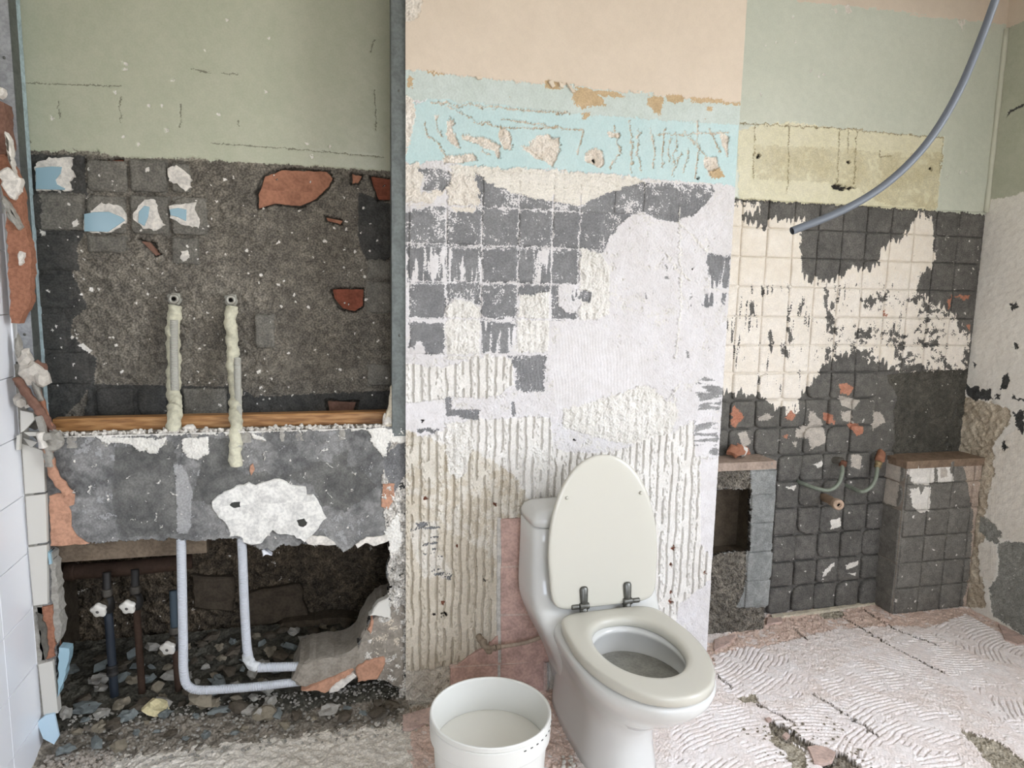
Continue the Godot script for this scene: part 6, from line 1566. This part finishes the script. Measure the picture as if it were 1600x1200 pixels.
func debris() -> void:
	var blue := plain("shard_blue_grey", Color8(122, 128, 126), 0.7, 0.3, 0.5)
	var beige := plain("rubble_beige", Color8(140, 131, 114), 0.95, 0.2, 1.0)
	var grey: Material = mats["lump_grey"]
	var dark := plain("rubble_dark", Color8(96, 88, 77), 0.95, 0.2, 1.0)
	# the mortar shelf that holds the corrugated pipes, with its broken bricks
	var ms := Sheet.new(Vector3(0, 0, -2.36), Vector3.RIGHT, Vector3.UP, [-1, 0, 1, 1], 0.01, 0)
	var shelf := put("mortar_shelf", slab(ms, [-0.167, 0.133, -0.141, 0.189, -0.096, 0.204, 0.012, 0.206, 0.046, 0.234, 0.067, 0.276, 0.089, 0.319, 0.119, 0.355, 0.166, 0.374, 0.213, 0.369, 0.213, 0.049, 0.147, 0.095, 0.053, 0.118, -0.031, 0.105, -0.073, 0.096, -0.139, 0.109], -0.12, 0.064, 0.012, 0.004, Vector2.ZERO, 0.012), plain("shelf_mortar", Color8(158, 150, 138), 0.95, 0.2, 1.2))
	shelf.set_meta("kind", "structure")
	tag(shelf, "grey mortar shelf in the lower right corner of the hole, holding both corrugated pipes", "mortar")
	for q in [[[-0.131, 0.109, -0.073, 0.125, 0.028, 0.159, 0.054, 0.161, 0.011, 0.129, -0.031, 0.106, -0.057, 0.084, -0.077, 0.098], 0.074, "brick_orange", "long pinkish terracotta splinter lying on the mortar shelf"], [[0.043, 0.162, 0.075, 0.182, 0.140, 0.193, 0.144, 0.165, 0.118, 0.116, 0.053, 0.115], 0.076, "brick_orange", "broad terracotta fragment at the right end of the mortar shelf"], [[-0.040, 0.107, 0.037, 0.145, 0.045, 0.134, -0.015, 0.090, -0.042, 0.084], 0.080, "lump_white", "cream plaster splinter lying over the terracotta splinter"], [[0.089, 0.349, 0.119, 0.389, 0.156, 0.404, 0.162, 0.330, 0.119, 0.343], 0.078, "cream_tile", "white triangular tile shard at the right edge of the hole"], [[0.085, 0.296, 0.100, 0.345, 0.106, 0.322, 0.093, 0.277], 0.074, "brick_orange", "thin orange brick sliver under the white triangular shard"], [[-0.248, 0.587, -0.240, 0.595, -0.229, 0.582, -0.217, 0.568, -0.237, 0.574, -0.245, 0.566], 0.05, "white_tile", "tiny white scrap hanging under the plaster splash"]]:
		var o := put("fragment", slab(ms, q[0], q[1] - 0.03, q[1], 0.010, 0.0025, Vector2(rng.randf_range(-0.1, 0.1), rng.randf_range(-0.1, 0.1)), 0.004), mats[q[2]])
		tag(o, q[3], "fragment")
	for q in [[Vector3(-0.896, 0.113, -2.547), Vector3(0.055, 0.03, 0.04), blue, "blue grey tile shard by the left edge of the hole, topmost of the left rubble"], [Vector3(-0.801, 0.063, -2.374), Vector3(0.10, 0.035, 0.06), blue, "largest blue grey tile shard, lying under the leftmost valve pipe"], [Vector3(-0.586, 0.051, -2.333), Vector3(0.085, 0.06, 0.05), plain("foam_yellow", Color8(212, 200, 158), 0.95, 0.2, 1.2), "pale yellow foam lump in front of the rubble"], [Vector3(-0.453, 0.051, -2.334), Vector3(0.09, 0.07, 0.06), beige, "big beige stone under the bend of the left corrugated pipe"], [Vector3(-0.391, 0.045, -2.315), Vector3(0.085, 0.022, 0.04), blue, "curved blue grey shard right of the big beige stone"], [Vector3(-0.855, 0.058, -2.358), Vector3(0.04, 0.05, 0.04), grey, "upright grey chunk against the left wall end"], [Vector3(-0.799, 0.039, -2.294), Vector3(0.022, 0.016, 0.02), mats["white_tile"], "little white scrap in front of the left rubble"], [Vector3(-0.337, 0.019, -2.226), Vector3(0.032, 0.012, 0.02), blue, "small pale blue chip lying out on the concrete"], [Vector3(-0.244, 0.032, -2.269), Vector3(0.08, 0.05, 0.06), beige, "wide beige lump under the two pipe sleeves"], [Vector3(-0.093, 0.024, -2.242), Vector3(0.026, 0.014, 0.02), beige, "small beige pebble out on the concrete before the mortar shelf"], [Vector3(-0.163, 0.019, -2.223), Vector3(0.02, 0.012, 0.016), grey, "tiny grey pebble out on the concrete"]]:
		var o := put("rubble_chunk", rock(q[1], 0.42, 1), q[2])
		o.position = q[0] - Vector3(0, 0.004, 0)
		o.rotation.y = rng.randf() * 0.6 - 0.3
		tag(o, q[3], "rubble")
	var kinds_of := []
	for m in [[blue, "blue grey"], [beige, "beige"], [grey, "pale grey"], [dark, "dark brown"]]:
		for v in 2:
			kinds_of.append([rock(Vector3(0.062, 0.032, 0.046), 0.5, 0 if v == 0 else 1), m[0], m[1]])
	var taken: Array[Vector2] = [Vector2(-0.74, -2.43), Vector2(-0.66, -2.43), Vector2(-0.54, -2.43), Vector2(-0.50, -2.31), Vector2(-0.47, -2.27), Vector2(-0.79, -2.26), Vector2(-0.60, -2.22), Vector2(-0.39, -2.25), Vector2(-0.24, -2.22)]
	for k in 900:
		var x := rng.randf_range(-0.82, 0.17)
		var z := rng.randf_range(-2.64, -2.22)
		var close := x > -0.22 and z < -2.27 and z > -2.50
		for q in taken:
			if q.distance_to(Vector2(x, z)) < 0.037:
				close = true
		if close or taken.size() > 190:
			continue
		taken.append(Vector2(x, z))
		var pick: Array = kinds_of[rng.randi() % kinds_of.size()]
		var o := put("rubble_piece", pick[0], pick[1])
		o.position = Vector3(x, -0.63 - z * 0.2917 - 0.004, z)
		o.rotation = Vector3(rng.randf_range(-0.2, 0.2), rng.randf() * 6.0, rng.randf_range(-0.2, 0.2))
		o.scale = Vector3.ONE * rng.randf_range(0.45, 1.25)
		tag(o, "small angular %s piece of rubble on the dirt in the hole" % pick[2], "rubble", "%s rubble on the floor of the hole" % pick[2])
	scatter("floor_crumbs", 900, Vector2(-0.84, 0.2), Vector2(-2.36, -2.14), 0.007, grey, "small mortar crumbs scattered along the foot of the parapet", true)
	scatter("left_crumbs", 420, Vector2(-0.87, -0.68), Vector2(-2.24, -2.02), 0.011, plain("crumb_pinkish", Color8(190, 180, 168), 0.95, 0.2, 0.8), "pale crumbs heaped on the floor along the white tiled wall", false)
	scatter("wall_foot_crumbs", 260, Vector2(0.22, 0.62), Vector2(-2.27, -2.16), 0.008, plain("crumb_tan", Color8(178, 162, 144), 0.95, 0.2, 0.8), "tan mortar crumbs along the foot of the scraped wall behind the bucket", false)
	scatter("channel_crumbs", 160, Vector2(1.28, 1.62), Vector2(-1.92, -1.62), 0.006, beige, "sandy crumbs lying in the channel of the adhesive floor", false)
	for q in [[[Vector3(-0.902, 0.062, -2.270), Vector3(-0.840, 0.061, -2.270), Vector3(-0.856, 0.136, -2.270), Vector3(-0.878, 0.122, -2.270)], "large pale blue tile shard leaning against the foot of the tiled wall"]]:
		var e := wall_z(-2.275, [-1.0, 0.0, -0.6, 0.4], 0.01, "white")
		var o := put("tile_shard", slab(e, [-0.905, 0.105, -0.883, 0.123, -0.858, 0.124, -0.850, 0.089, -0.842, 0.058, -0.857, 0.037, -0.887, 0.056], 0.0, 0.009, 0.03, 0.001, Vector2(0.0, -0.25)), plain("shard_blue", Color8(184, 208, 222), 0.3, 0.5))
		tag(o, q[1], "shard")


func scatter(called: String, count: int, xs: Vector2, zs: Vector2, size: float, m: Material, label: String, slope: bool) -> void:
	var mm := MultiMesh.new()
	mm.transform_format = MultiMesh.TRANSFORM_3D
	mm.mesh = rock(Vector3(size, size * 0.7, size), 0.35, 1)
	mm.instance_count = count
	for i in count:
		var x := rng.randf_range(xs.x, xs.y)
		var z := zs.x + (zs.y - zs.x) * pow(rng.randf(), 1.6)
		var y := maxf(0.002, -0.63 - z * 0.2917) if slope else 0.002
		var b := Basis.from_euler(Vector3(rng.randf() * 0.6, rng.randf() * 6.0, rng.randf() * 0.6)) * Basis.from_scale(Vector3.ONE * rng.randf_range(0.4, 1.8))
		mm.set_instance_transform(i, Transform3D(b, Vector3(x, y, z)))
	var mi := MultiMeshInstance3D.new()
	mi.name = numbered("crumbs")
	mi.multimesh = mm
	mi.material_override = m
	add_child(mi)
	tag(mi, label, "crumbs")
	mi.set_meta("kind", "stuff")
